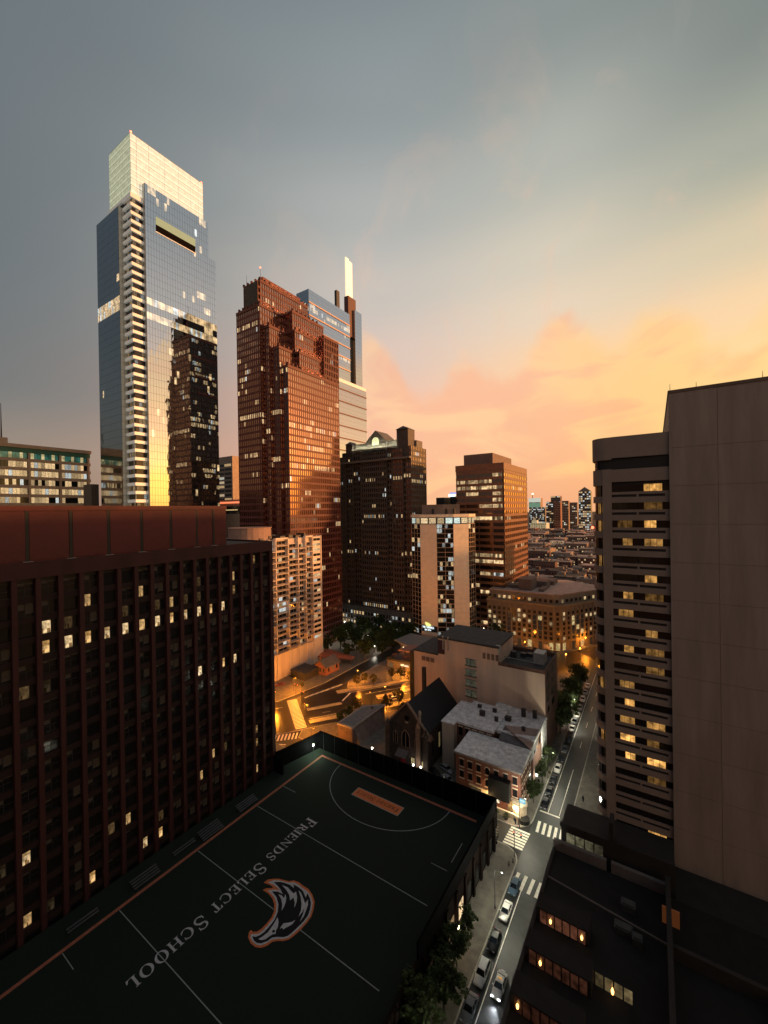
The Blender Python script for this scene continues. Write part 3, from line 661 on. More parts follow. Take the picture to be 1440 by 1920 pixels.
# the top: two piers, two low walls, a gabled centre with an arched window
def gable(cx, w, y0_, y1_, z0, z1, z2):
    s = MB(); pts = [(cx-w, z0), (cx+w, z0), (cx+w, z1), (cx+w*.62, z1+(z2-z1)*.45), (cx, z2), (cx-w*.62, z1+(z2-z1)*.45), (cx-w, z1)]
    n = len(pts); s.v = [(x, y0_, z) for x, z in pts]+[(x, y1_, z) for x, z in pts]
    s.f = [tuple(range(n)), tuple(reversed(range(n, 2*n)))]+[(k, n+k, n+(k+1) % n, (k+1) % n) for k in range(n)]; s.m = [0]*len(s.f); return s
cxm = at(703, 955, Y=YE).x
part(et, gable(cxm, (e1-e0)*.155, YE+2.0, YE+18, ze-3, at(700, 829, Y=YE).z, at(703, 806, Y=YE).z), 'gable', DKL)
for cx, w, yp in ((e0+7, 3.0, 822), (e1-6.5, 4.6, 806)):
    zp = at(700, yp, Y=YE).z; s = MB(); s.box(cx-w, cx+w, YE-.3, YE+9, ze-6, zp-2.5)
    i = len(s.v); s.v += [(cx-w-.3, YE-1.3, zp-2.5), (cx+w+.3, YE-1.3, zp-2.5), (cx+w+.3, YE+9.3, zp-2.5), (cx-w-.3, YE+9.3, zp-2.5), (cx, YE+1, zp), (cx, YE+7, zp)]
    s.f += [(i, i+1, i+4), (i+1, i+2, i+5, i+4), (i+2, i+3, i+5), (i+3, i, i+4, i+5)]; s.m += [0]*4
    part(et, s, 'corner_pier', DK)
b = MB(); b.box(e0+9, e1-11, YE+4, YE+6, ze-3, ze+6.2); b.box(e0+9, e1-11, YE-.7, YE-.4, ze-.1, ze+1.0); b.box(e1-4, e1-.4, YE+9, ey1-4, ze-.1, ze+5); part(et, b, 'parapet_wall', DKL)
arch = MB(); zc_ = at(703, 828, Y=YE+2).z; ap = [(cxm+3.1*math.cos(a), YE+1.9, zc_+3.1*math.sin(a)) for a in [math.pi*k/12 for k in range(13)]]
arch.poly([(cxm+3.1, YE+1.9, zc_-2.5)]+ap+[(cxm-3.1, YE+1.9, zc_-2.5)]); part(et, arch, 'arched_window', mat('arch_lit', (.5, .5, .35), .5, emit=(.95, .95, .5), es=.75))
FLG = lampmat('floodlight_pale', (.95, .95, .62), 220)
for i in range(6):
    q = MB(); xx = e0+11+(e1-e0-24)*i/5; q.box(xx-1.6, xx+1.6, YE+.2, YE+.5, ze+.2, ze+.4); part(et, q, 'floodlight', FLG)

# ---- brown ribbon-window block --------------------------------------------------------------
BR = mat('brown_panel', (.24, .105, .06), .38, var=.2, scale=.3)
BRG = glassmat('brown_tower_sunset_glass', (.92, .48, .18), .07, 1.0, .5, inner=.6)  # side panes saturated orange, the sunset sheen put into their colour
YF = 264.0
f0 = at(856, 955, Y=YF).x; f1 = at(945, 955, Y=YF).x; fy1 = at(988, 955, X=f1).y; zf = at(945, 868, Y=YF).z
ft = thing('office_block', 'brown office block with ribbon windows and orange sunlit side', 'skyscraper', ((f0+f1)/2, YF+20, 0))
core = MB(); core.box(f0, f1-.04, YF+.04, fy1, 0, zf); part(ft, core, 'core', M_DARKIN)
nfl = 27; fh = (zf-4)/nfl
bays = [f0+.6, f0+(f1-f0)*.21, f0+(f1-f0)*.49, f0+(f1-f0)*.77, f1-.6]
lf = litfn(.13, {3, 14, 15}, .35, 150, .7, .12, (.35, 1.0))
for i in range(nfl):
    z = 2+i*fh
    q = MB(); q.fbox(FY(YF), f0, f1+.35, 0, .35, z, z+1.75); q.fbox(FX(f1), YF-.35, fy1, 0, .35, z, z+1.75); part(ft, q, 'floor_band', BR)
    for j in range(4):
        q = MB(); n = 5
        L0 = lf(nfl-1-i, j)
        for k in range(n):
            w = (bays[j+1]-bays[j]-.5)/n; kk = 1 if rnd.random() < .8 else .15
            q.fquad(FY(YF), bays[j]+.3+k*w, bays[j]+.3+(k+1)*w-.08, .05, z+1.75, z+fh, tuple(v*kk for v in L0))
        part(ft, q, 'window_strip', glassmat('brown_tower_shaded_glass', (.20, .145, .12), .10, 1.0, .5, inner=.6))  # front panes: darker copy of the side glass, shade put into the colour
q = MB(); lf = litfn(.04, {13, 17}, .6, 152, .35, .0, (.3, .8)); n = 12; w = (fy1-YF)/n
for i in range(nfl):
    for k in range(n): q.fquad(FX(f1), YF+k*w+.12, YF+(k+1)*w-.12, .05, 2+i*fh+1.75, 2+(i+1)*fh, lf(nfl-1-i, k), j=.01)
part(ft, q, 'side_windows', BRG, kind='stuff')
q = MB()
for x in bays[1:4]: q.fbox(FY(YF), x-.2, x+.2, 0, .3, 0, zf-4)
for k in range(0, n+1, 1): q.fbox(FX(f1), YF+k*w-.16, YF+k*w+.16, 0, .3, 0, zf-4)
part(ft, q, 'piers', BR)
q = MB(); q.box(f0-.3, f1+.36, YF-.36, fy1, zf-4, zf+.4); part(ft, q, 'parapet', BR)
g0 = at(871, 955, Y=YF+6).x; g1 = at(925, 955, Y=YF+6).x
q = MB(); q.box(g0, g1, YF+6, fy1-8, zf, at(900, 851, Y=YF+6).z); part(ft, q, 'penthouse', mat('brown_panel_plain', (.17, .11, .095), .65, var=.2, scale=.2))

# ---- tan hotel tower with curved plan --------------------------------------------------------
TAN = mat('tan_concrete', (.90, .76, .62), .8, var=.12, scale=.35)
TANT = mat('tan_trim', (.5, .35, .25), .8, var=.15, scale=.4)
tb = at(832, 955, Y=231); AZ = math.atan2(tb.x, tb.y); er = Vector((math.cos(AZ), -math.sin(AZ))); ef = Vector((math.sin(AZ), math.cos(AZ)))
D0 = math.hypot(tb.x, tb.y)
def tp(px_, back):
    q = at(px_, 955, Y=100); d = Vector((q.x, q.y)).normalized(); t = (D0+back)/d.dot(ef); return tuple(d*t)
tpx = [(771.5, 11), (787.6, 4.2), (818, 0), (849.5, 0), (877.4, 4.2), (889.3, 11)]
tpts = [tp(a, b_) for a, b_ in tpx]
zt7 = at(830, 966, Y=tb.y).z; zb7 = at(830, 983, Y=tb.y).z
tt = thing('hotel_tower', 'curved tan hotel tower with two blank slabs and a glass centre strip', 'hotel', (tb.x, tb.y+8, 0))
def ext(p, s): c = Vector((tb.x, tb.y))+ef*14; v = Vector(p)-c; return tuple(c+v*s)
back = [tp(880, 30), tp(783, 30)]
core = MB(); core.prism([ext(p, .985) for p in tpts+back], 0, zb7); part(tt, core, 'core', M_DARKIN)
NFT = 24; hT = (zb7-6)/NFT
for si, nm in ((1, 'left'), (3, 'right')):
    F, l = FS(tpts[si], tpts[si+1])
    for i in range(NFT):
        for k in range(2):
            q = MB(); q.fbox(F, l*k/2+.02, l*(k+1)/2-.02, -.6, .25, 6+i*hT+.02, 6+(i+1)*hT-.03); part(tt, q, 'wall_panel', TAN)
    q = MB(); q.fbox(F, 0, l, -.8, .17, 0, zb7-.02); part(tt, q, 'wall_backing', TANT)
F, l = FS(tpts[2], tpts[3]); lf = litfn(.26, (), .55, 160, .7, .45, (.2, .95))
for i in range(NFT):
    for k in range(2):
        q = MB(); z = 6+i*hT
        for h in range(3):
            w = (l/2-.3)/3; L0 = lf(i, k*7+h*2); q.fquad(F, k*l/2+.15+h*w, k*l/2+.15+(h+1)*w-.06, .03, z+.35, z+hT-.1, tuple(v*.8 for v in L0))
        part(tt, q, 'window', M_WGLASS)
q = MB()
for i in range(NFT+1): q.fbox(F, 0, l, 0, .14, 6+i*hT-.1, 6+i*hT+.2)
for a in (0, l/2, l): q.fbox(F, a-.12, a+.12, 0, .18, 0, zb7)
for si in (0, 4):
    F2, l2 = FS(tpts[si], tpts[si+1])
    for i in range(NFT+1): q.fbox(F2, 0, l2, 0, .2, 6+i*hT-.12, 6+i*hT+.12)
    for k in range(4): q.fbox(F2, l2*k/3-.1, l2*k/3+.1, 0, .22, 0, zb7)
part(tt, q, 'mullion_grid', TANT)
for si in (0, 4):
    F2, l2 = FS(tpts[si], tpts[si+1]); q = MB(); lf = litfn(.05, (), .2, 165+si)
    for i in range(NFT):
        for k in range(3): q.fquad(F2, l2*k/3+.1, l2*(k+1)/3-.1, .03, 6+i*hT+.1, 6+(i+1)*hT-.1, lf(i, k))
    part(tt, q, 'side_windows', M_WGLASS)
ring = [ext(p, 1.03) for p in tpts]+[ext(p, 1.02) for p in back]
q = MB(); q.prism(ring, zt7-1.3, zt7+.5); part(tt, q, 'cornice', TAN)
q = MB(); q.prism([ext(p, .97) for p in tpts+back], zb7, zt7-1.2); part(tt, q, 'top_floor', M_STEEL)
for si in range(5):
    F2, l2 = FS(ext(tpts[si], 1.0), ext(tpts[si+1], 1.0)); n = max(1, round(l2/4.6))
    for k in range(n):
        q = MB(); c = (.8, .95, .85) if (si+k) % 3 == 0 else (1, .72, .4)
        s = rnd.choice((.9, .7, .45)); q.fquad(F2, l2*k/n+.5, l2*(k+1)/n-.5, .02, zb7+.5, zt7-1.7, tuple(v*s for v in c)); part(tt, q, 'window', M_WGLASS)
pts = [tp(791, 8), tp(830, 6), tp(862, 8), tp(862, 24), tp(791, 24)]
q = MB(); q.prism(pts, zt7, at(825, 946, Y=tb.y+8).z); part(tt, q, 'penthouse', mat('grey_brown_panel', (.21, .15, .125), .7, var=.2, scale=.3))
for px_ in (812, 838, 852):
    q = MB(); c = tp(px_, 6.2); q.box(c[0]-.5, c[0]+.5, c[1]-1, c[1]+.3, zt7, zt7+4); part(tt, q, 'louvre', M_STEEL)
# the lit sign low on the left slab: two white lines under a yellow emblem
F, l = FS(tpts[1], tpts[2])
st = thing('hotel_sign', 'lit white sign with yellow emblem low on the tan hotel wall', 'sign', (tpts[1][0], tpts[1][1], 12))
SW = lampmat('sign_white', (.8, .95, 1), 1.6); SY = lampmat('sign_yellow', (.95, 1, .25), 1.0)
zs0 = at(802, 1176, Y=tpts[1][1]).z
q = MB(); q.fbox(F, .4, l-.2, .26, .4, zs0-2.6, zs0+1.2); part(st, q, 'backing', M_STEEL)
GL3 = {'T': ((0, 1, .85, 1), (.42, .58, 0, .85)), 'H': ((0, .2, 0, 1), (.8, 1, 0, 1), (.2, .8, .4, .56)), 'E': ((0, .2, 0, 1), (.2, 1, .84, 1), (.2, .85, .42, .58), (.2, 1, 0, .16)), 'R': ((0, .2, 0, 1), (.2, .9, .84, 1), (.2, .9, .42, .58), (.8, 1, .55, .9), (.75, .95, 0, .42)), 'A': ((0, .2, 0, .85), (.8, 1, 0, .85), (.1, .9, .84, 1), (.2, .8, .36, .5)), 'C': ((0, .2, 0, 1), (.2, 1, .84, 1), (.2, 1, 0, .16)), 'I': ((.4, .6, 0, 1),), 'N': ((0, .2, 0, 1), (.8, 1, 0, 1), (.2, .5, .55, .9), (.5, .8, .1, .45))}
GL3['O'] = ((0, .2, 0, 1), (.8, 1, 0, 1), (.2, .8, .84, 1), (.2, .8, 0, .16)); GL3['8'] = GL3['O']+((.2, .8, .42, .58),); GL3['1'] = ((.4, .6, 0, 1), (.25, .4, .72, .86))
GL3['T'] = ((0, 1, .84, 1), (.4, .6, 0, .84))
def boxtext(s, F, a, d, z, h, w, m, gap=.25):
    for ch in s:
        for r_ in GL3.get(ch, ()):
            x0_, x1_, y0_, y1_ = r_; m.fbox(F, a+x0_*w, a+x1_*w, d, d+.1, z+y0_*h, z+y1_*h)
        a += w*(1+gap) if ch != ' ' else w*.6
q = MB(); boxtext('THE TERRACE', F, .7, .4, zs0-.6, 1.25, .62, q, .22); part(st, q, 'lettering', SW)
q = MB(); boxtext('ON 18TH', F, 2.3, .4, zs0-2.1, .95, .55, q, .22); part(st, q, 'lettering', SW)
q = MB(); e = [(2.6, 3.1), (2.9, 1.6), (3.4, .9), (6.2, .9), (6.6, 1.4), (6.0, 2.2), (3.8, 2.9)]
i = len(e); q.v = [F.p(a, .42, zs0+z) for a, z in e]+[F.p(a, .6, zs0+z) for a, z in e]; q.f = [tuple(reversed(range(i))), tuple(range(i, 2*i))]+[(k, (k+1) % i, i+(k+1) % i, i+k) for k in range(i)]; q.m = [0]*len(q.f)
part(st, q, 'emblem', SY)

# ---- beige apartment block with balconies ----------------------------------------------------
BG = mat('beige_concrete', (.60, .50, .44), .85, var=.18, scale=.4, streak=True)
BGL = mat('beige_light', (.70, .60, .53), .85, var=.15, scale=.4)
HX = -159.0
hy1 = at(601, 955, X=HX).y; hy0 = at(513, 955, X=HX).y-14
zH = at(560, 1009, X=HX).z
ht = thing('apartment_block', 'beige apartment block with staggered balconies above the avenue', 'building', (HX-12, (hy0+hy1)/2, 0))
b = MB(); b.box(HX-26, HX-1.6, hy0, hy1, 0, zH); part(ht, b, 'core', BG)
fins = [at(p, 955, X=HX).y for p in (503, 516, 539, 558, 572, 585, 600.5)]
for y in fins: q = MB(); q.box(HX-1.65, HX+.25, y-.25, y+.25, 0, zH+.6); part(ht, q, 'fin', BGL)
nfl = 19; zb = 13.0; fh = (zH-3.2-zb)/nfl
RAIL = mat('rail_metal', (.16, .13, .125), .5, .5, var=.2)
for j in range(6):
    ya_, yb_ = fins[j]+.25, fins[j+1]-.25; w = yb_-ya_
    if j < 5:
        q = MB(); q.box(HX-1.7, HX-.1, ya_, yb_, 0 if j > 1 else 0, zb-.3); part(ht, q, 'base_panel', BG)
    bal = MB(); bal.box(HX-1.6, HX+.9, ya_, yb_, 0, .22); balm = None
    rail = MB(); rail.box(HX+.82, HX+.9, ya_, yb_, 1.0, 1.1)
    for k in range(int(w/.28)): rail.box(HX+.83, HX+.87, ya_+k*.28, ya_+k*.28+.06, .2, 1.0)
    bm = bal.mesh('balcony', BGL); rm = rail.mesh('railing', RAIL)
    offs = (j % 2)*fh*.5
    for i in range(nfl+1):
        z = zb+i*fh - offs*0 + (0, .0, .5, .25, .6, 0)[j]*fh*.5
        if z+fh > zH: continue
        wq = MB(); n = 3 if j < 5 else 2
        lw = litfn(.17, (), .3, 200+j*31+i, .5, .35, (.25, .9))
        x_ = HX-1.55 if j < 5 else HX-.08
        for k in range(n):
            a = ya_+.3+(w-.6)*k/n; wq.fquad(FX(x_), a, a+(w-.6)/n-.15, 0, z+.5 if j < 5 else z+.9, z+fh-.55, lw(i, k))
        part(ht, wq, 'window', M_WGLASS)
        if j < 5:
            q = MB(); q.box(HX-1.66, HX-1.5, ya_, yb_, z-.35, z+.45); q.box(HX-1.66, HX-1.2, ya_, yb_, z+fh-.5, z+fh); part(ht, q, 'wall_panel', BG)
            if (i+j) % 5 != 4:
                o = ipart(ht, 'balcony', bm, (0, 0, z)); r_ = inst('railing', rm, o, (0, 0, 0))
    if j == 5: q = MB(); q.box(HX-1.6, HX-.12, ya_, yb_, 0, zH); part(ht, q, 'end_bay', BGL)
q = MB()
for k in range(7):
    q = MB(); q.box(HX-6-rnd.uniform(0, 14), HX-4+rnd.uniform(0, 2), hy0+8+k*6, hy0+8+k*6+rnd.uniform(1.5, 4), zH, zH+rnd.uniform(.8, 2.6)); part(ht, q, 'roof_plant', M_STEEL)
q = MB(); q.box(HX-1.7, HX+.1, fins[1], fins[2], zH, zH+.9); q.box(HX-1.7, HX+.1, fins[4], fins[5], zH, zH+.9); q.box(HX-26, HX-25.6, hy0, hy1, zH, zH+1); part(ht, q, 'roof_parapet', BGL)
# rounded penthouse on its roof, nearer end
pc = at(468, 955, X=HX-14); zp0 = at(468, 1009, X=HX-14).z; zp1 = at(468, 989, X=HX-14).z
q = MB(); q.rev([(10.5, zp0-6), (10.5, zp1-.4), (10.8, zp1-.4), (10.8, zp1), (9.5, zp1)], (pc.x, pc.y, 0), 24); part(ht, q, 'rounded_penthouse', mat('mauve_panel', (.30, .20, .17), .75, var=.2))

# ---- far left: low office with green roof band --------------------------------------------------
IX = -330.0
iy1 = at(170, 955, X=IX).y; zI = at(170, 846, X=IX).z
it = thing('office_block', 'low concrete office with green glass top floor left of the tallest tower', 'building', (IX-20, iy1-60, 0))
CONC = mat('warm_concrete', (.36, .27, .21), .85, var=.15, scale=.3)
b = MB(); b.box(IX-40, IX-.3, iy1-190, iy1, 0, zI-1); part(it, b, 'core', M_DARKIN)
nb_i = 12; bwI = 16.2; fhI = 5.6
GRN = glassmat('green_glass', (.05, .12, .10), .1, .3, .5, inner=.3)
lf = litfn(.5, {2, 4}, .75, 210, .95, .15, (.3, .95))
for i in range(9):
    z = zI-4-fhI*(i+1)
    q = MB(); q.fbox(FX(IX), iy1-190, iy1+.3, -.2, .5, z-1.1, z+.9); part(it, q, 'floor_band', CONC)
    for j in range(nb_i):
        a = iy1-1-bwI*(j+1); q = MB()
        for k in range(8): q.fquad(FX(IX), a+.8+k*1.8, a+.8+(k+1)*1.8-.12, .05, z+.9, z+fhI-1.1, lf(i, j*8+k) if i else (.02, .08, .06) if k % 3 else (.5, .4, .2))
        part(it, q, 'window_strip', GRN if i == 0 else M_WGLASS)
for j in range(nb_i+1): q = MB(); q.fbox(FX(IX), iy1-1-bwI*j-.6, iy1-1-bwI*j+.6, -.2, .8, 0, zI-5); part(it, q, 'pier', CONC)
q = MB(); q.fbox(FX(IX), iy1-190, iy1, -.2, .6, zI-5, zI-2.2); part(it, q, 'green_band', mat('green_metal', (.04, .13, .10), .5))
q = MB(); q.box(IX-40, IX+1.2, iy1-190, iy1+.6, zI-2.2, zI); part(it, q, 'roof_slab', CONC)
q = MB(); q.box(IX-24, IX-8, iy1-190, at(17, 955, X=IX-8).y, zI, zI+4.5); part(it, q, 'penthouse', CONC)
am = at(5, 955, X=IX-16); q = MB(); q.tube((am.x, am.y, zI+4), (am.x, am.y, at(5, 756, X=IX-16).z), .5, .15); part(it, q, 'antenna', M_STEEL)

# ---- small buildings seen between the towers ------------------------------------------------------
jt = thing('slab_block', 'pale slab block with black window bands right of the tallest tower', 'building', (-330, 245, 0))
jx0 = at(408, 955, Y=230).x; jx1 = at(437, 955, Y=230).x; zj = at(425, 856, Y=230).z
b = MB(); b.box(jx0, jx1, 230, 250, 0, zj); part(jt, b, 'core', mat('pale_wall', (.44, .34, .27), .8))
for i in range(12):
    for k in range(2):
        q = MB(); w = (jx1-jx0-2)/2; q.fquad(FY(230), jx0+1+k*w, jx0+1+(k+1)*w-.7, .06, zj-9-i*3.9, zj-6.8-i*3.9, (0, 0, 0) if rnd.random() > .25 else warm(.5)); part(jt, q, 'window_strip', M_WGLASS)
sx0 = at(445, 955, Y=252).x; sx1 = at(460, 955, Y=252).x
b = MB(); b.box(sx0, sx1, 252, 262, 0, at(447, 895, Y=252).z); b2 = MB()
o = thing('slab_block', 'narrow dark block squeezed against the granite tower', 'building', ((sx0+sx1)/2, 257, 0)); part(o, b, 'wall', DK)
q = MB(); lf = litfn(.3, (), .3, 220)
for i in range(12):
    for k in range(4): q.fquad(FY(252), sx0+.6+k*1.6, sx0+1.7+k*1.6, .05, 90-i*4, 92-i*4, lf(i, k))
part(o, q, 'windows', M_WGLASS, kind='stuff')
lx0 = at(410, 955, Y=180).x; lx1 = at(456, 955, Y=180).x; zk = at(433, 937, Y=180).z
o = thing('low_block', 'low block with a glowing red roof strip behind the red slab', 'building', ((lx0+lx1)/2, 190, 0))
b = MB(); b.box(lx0, lx1, 180, 200, 0, zk); part(o, b, 'wall', mat('pale_wall', (.44, .34, .27), .8))
q = MB(); q.box(lx0-.2, lx1+.2, 179.4, 180.05, zk-2.6, zk-1.4); part(o, q, 'light_strip', lampmat('red_strip', (1, .22, .08), 1.2))
q = MB()
q.fquad(FY(180), lx0+2, lx1-3, .05, zk-10, zk-4.6); q.fquad(FY(180), lx0+5, lx1-6, .07, zk-7.5, zk-7, (1, .7, .3)); part(o, q, 'window', M_WGLASS)
o = thing('rooftop_block', 'dark rooftop block left of the tallest tower', 'building', (-300, 90, 0))
rx0 = at(171, 955, X=-300); b = MB(); b.box(-312, -300, at(172, 955, X=-300).y, at(186, 955, X=-300).y, 0, at(180, 908, X=-300).z); part(o, b, 'wall', DK)

# ---- hotel slab on the right ---------------------------------------------------------------------
HC = mat('hotel_concrete', (.23, .185, .165), .85, var=.14, scale=.22, bump=.1)
HCB = mat('hotel_blank_wall', (.255, .21, .19), .85, var=.20, scale=.35, bump=.08, streak=True)
HY = 97.5
hz = thing('hotel_slab', 'brown concrete hotel wing with rounded corner and rows of strip windows', 'hotel', (-5, HY, 0))
cx_, cr = -8.3, 2.75                                  # rounded corner centre x, radius
ztop = 99.6
b = MB(); arc = rcorner((cx_, HY+cr+.35), cr-.35, math.pi, 1.5*math.pi, 8)
b.prism(arc+[(2.6, HY+.35), (2.6, HY+70), (cx_-cr+.35, HY+70)], 0, ztop-4); part(hz, b, 'core', M_DARKIN)
def band(z0, z1, out=0.0):
    s = MB(); arc = rcorner((cx_, HY+cr), cr+out, math.pi, 1.5*math.pi, 10)
    s.prism(arc+[(-7.3, HY-out), (-7.3, HY+70), (cx_-cr-out, HY+70)], z0, z1); return s
part(hz, band(94.9, ztop, .08), 'top_band', HC)
q = MB(); q.box(-7.3, 2.62, HY-.08, HY+70, 95.2, ztop+.02); part(hz, q, 'top_band', HC)
q = MB(); q.box(-7.3, 2.62, HY, HY+20, 90.2, 92.8); part(hz, q, 'frieze', HC)
part(hz, band(89.6, 92.9), 'frieze', HC)
q = MB(); q.box(-9.0, -7.3, HY-.12, HY+.4, 4, 92.9); part(hz, q, 'pilaster', HC)
for x in (-10.0, -3, -.6):
    q = MB(); q.box(x-.12, x+.12, HY+1, HY+1.3, 92.8, 95.2); part(hz, q, 'column', M_STEEL)
for px_, w in ((1138, 4), (1154, 10), (1241, 3), (1249, 5)):
    p = at(px_, 871, Y=HY+3); q = MB(); q.box(p.x-w*.05, p.x+w*.05, HY+3, HY+3.1, p.z-.25, p.z+.25); part(hz, q, 'ceiling_lamp', lampmat('soft_white', (1, .9, .72), 1.6))
FH = 3.69; NR = 23
HG = glassmat('hotel_glass', (.016, .013, .012), .12, 0, .45, inner=1.0)
CUR = lambda s: (1.0*s, .50*s, .13*s)
litrooms = {(0, 1): .8, (2, 1): 1.0, (2, 0): .12, (3, 0): .3, (3, 1): .45, (5, 1): .6, (6, 0): .5, (6, 1): .12, (7, 0): .35, (8, 1): .4, (9, 0): .5, (9, 1): .25, (10, 1): .2, (11, 0): .3, (12, 0): .9, (13, 0): .4, (13, 1): .5, (14, 0): 1.25, (14, 1): .14, (15, 0): 1.2, (15, 1): 1.3, (16, 1): .12, (19, 1): .8, (20, 0): .55, (1, 1): .12, (21, 1): .08}
for i in range(NR):
    z1 = 89.55-FH*i                                # head of the window strip
    for j, (xa, xb) in enumerate(((-7.25, -2.72), (-2.72, 2.58))):
        s = litrooms.get((i, j)); q = MB(); n = 5; w = (xb-xa-.1)/n
        on = {0: (), .12: (1, 2, 3)}.get(s, (1, 2, 3) if j else (1, 2, 3))
        for k in range(n):
            L0 = (0, 0, 0)
            if s and k in ((1, 2, 3) if (i+j) % 3 else (2, 3) if j == 0 else (1, 2)): L0 = CUR(s*(1.0 if k == 2 else .75))
            q.fquad(FY(HY+.3), xa+.05+k*w, xa+.05+(k+1)*w-.07, 0, z1-1.45, z1, L0)
        part(hz, q, 'window_strip', HG)
    if i < NR:
        q = MB(); q.box(-7.3, 2.62, HY+.02, HY+.4, z1-2.0, z1-1.45); part(hz, q, 'sill_band', HC)
        for xa, xb in ((-7.3, -2.9), (-2.55, 1.9)):
            q = MB(); q.box(xa, xb, HY+.25, HY+.32, z1-2.52, z1-2.0); part(hz, q, 'vent_grille', M_DARKIN)
        q = MB(); q.box(-2.9, -2.55, HY+.03, HY+.4, z1-2.52, z1-2.0); q.box(1.9, 2.62, HY+.03, HY+.4, z1-2.52, z1-2.0); q.box(-7.3, 2.62, HY+.02, HY+.4, z1-FH, z1-2.52); part(hz, q, 'floor_band', HC)
    zc = 89.6-3.72*i-.0
    part(hz, band(zc-3.72, zc-2.35), 'corner_band', HC)
    # panes round the corner
    for k in range(4):
        a0 = math.pi+math.pi/2*k/4+.05; a1 = math.pi+math.pi/2*(k+1)/4-.05; rr = cr-.3; c = (cx_, HY+cr)
        pa_ = (c[0]+rr*math.cos(a0), c[1]+rr*math.sin(a0)); pb_ = (c[0]+rr*math.cos(a1), c[1]+rr*math.sin(a1))
        F, l = FS(pa_, pb_); q = MB(); s = .28 if (i in (1, 2, 4, 11, 14) and k > 1) else .12 if i in (3, 5, 15) and k == 3 else 0
        for u in range(2): q.fquad(F, l*u/2+.04, l*(u+1)/2-.04, .02, zc-2.3, zc-.05, CUR(s))
        part(hz, q, 'corner_window', HG)
q = MB(); q.tube((-10.9, HY+cr, 100), (-10.9, HY+cr, 99), .05, .05); 
p = at(1112, 989, Y=HY+3)
q = MB(); q.rev([(.05, 0), (.28, .1), (.28, .5), (.05, .6)], (cx_-cr-.25, HY+cr, p.z-.3), 8); part(hz, q, 'red_lamp', lampmat('beacon_red', (1, .1, .04), 6))
bw_t = thing('hotel_tower', 'blank windowless brown concrete wall of the hotel service tower', 'hotel', (20, HY, 0))
b = MB(); b.box(2.64, 60, HY-.3, HY+60, 12, 106.9); part(bw_t, b, 'core', HCB)
zz = [12]+[106.9-10.6-k*7.4 for k in range(11, -1, -1)]+[106.9]
zz = sorted(set(z for z in zz if z >= 12))
for i in range(len(zz)-1):
    for xa, xb in ((2.62, 10.0), (10.03, 26), (26.03, 60)):
        q = MB(); q.box(xa, xb-.03, HY-.5+(.05 if xa > 9 else 0), HY-.3, zz[i]+.02, zz[i+1]-.03); part(bw_t, q, 'wall_panel', HCB)
q = MB(); q.box(2.5, 60.2, HY-.6, HY+60, 106.9, 107.5); part(bw_t, q, 'coping', mat('coping_dark', (.12, .085, .07), .7))
for x, h in ((2.9, 1.6), (7.0, 1.2), (16.4, 1.4)):
    q = MB(); q.tube((x, HY+.3, 107.4), (x, HY+.3, 107.4+h), .06, .03); part(bw_t, q, 'mast', M_STEEL)

# ---- hotel podium with rows of clerestory windows --------------------------------------------------
PC = mat('podium_concrete', (.020, .019, .020), .8, var=.3, scale=.4)
PD = mat('podium_roof_dark', (.008, .008, .009), .9, var=.4, scale=.6)
pt = thing('hotel_podium', 'dark low hotel podium roof with lit clerestory rows along the street', 'building', (0, 60, 0))
b = MB(); b.box(-17.8, 40, 20, 88, 0, 15.2); part(pt, b, 'body', PC)
b = MB(); b.box(-17.4, 39.6, 20.4, 87.4, 15.2, 15.5); part(pt, b, 'roof', PD)
for xa, xb in ((-17.8, -8.3), (-7.5, 1.0)):
    q = MB(); q.box(xa, xb, 87.4, 88.2, 14.4, 17.4); part(pt, q, 'parapet', mat('parapet_grey', (.13, .115, .11), .8))
q = MB(); q.box(-17.9, -17.4, 20, 87.4, 14.6, 16.0); part(pt, q, 'parapet', PC)
q = MB(); q.box(1.2, 40, 75.5, 76.2, 15.4, 17.6); q.box(1.0, 1.7, 60, 88.2, 15.4, 18.6); q.box(14, 14.5, 60, 76, 15.4, 17.4); part(pt, q, 'parapet', PC)
q = MB(); q.tube((-17.2, 79.5, 16.2), (1, 77, 16.2), .15, .15); part(pt, q, 'pipe', mat('parapet_grey', (.13, .115, .11), .8))
PG = glassmat('podium_glass', (.03, .018, .012), .15, 0, .45, inner=1.0)
for r_, (yy, xs_, n, lts) in enumerate(((70.5, -16.6, 6, (1, 5)), (63.2, -16.6, 7, (1,)), (56.0, -16.8, 7, (0,)))):
    q = MB(); q.box(xs_-.6, xs_+n*1.17+.3, yy, yy+3.2, 15.4, 18.0); part(pt, q, 'clerestory', PD)
    for k in range(n):
        q = MB(); s = (.075, .03, .02)[r_]; q.fquad(FY(yy), xs_+k*1.17, xs_+k*1.17+.98, .03, 15.7, 17.8, (1.0*s, .36*s, .20*s)); part(pt, q, 'window', PG)
    for k in lts:
        q = MB(); q.rev([(.03, 0), (.16, .18), (.2, .5), (.03, .85)], (xs_+k*1.17+.5, yy-.25, 16.4), 8); part(pt, q, 'lantern', lampmat('lantern_amber', (1, .48, .12), 5))
for k, x in enumerate((-11.2, -10, -8.8, -7.6, -6.4)):
    q = MB(); q.fquad(FY(63.2), x+2.2, x+3.2, -2.2, 15.7, 17.6, tuple(v*(.02+.03*k) for v in (1, .75, .35))); part(pt, q, 'window', PG)
for x, y_ in ((-5.6, 65), (.5, 54)):
    q = MB(); q.rev([(.03, 0), (.16, .18), (.2, .6), (.03, 1.1)], (x, y_, 16), 8); part(pt, q, 'lantern', lampmat('lantern_amber', (1, .48, .12), 5))
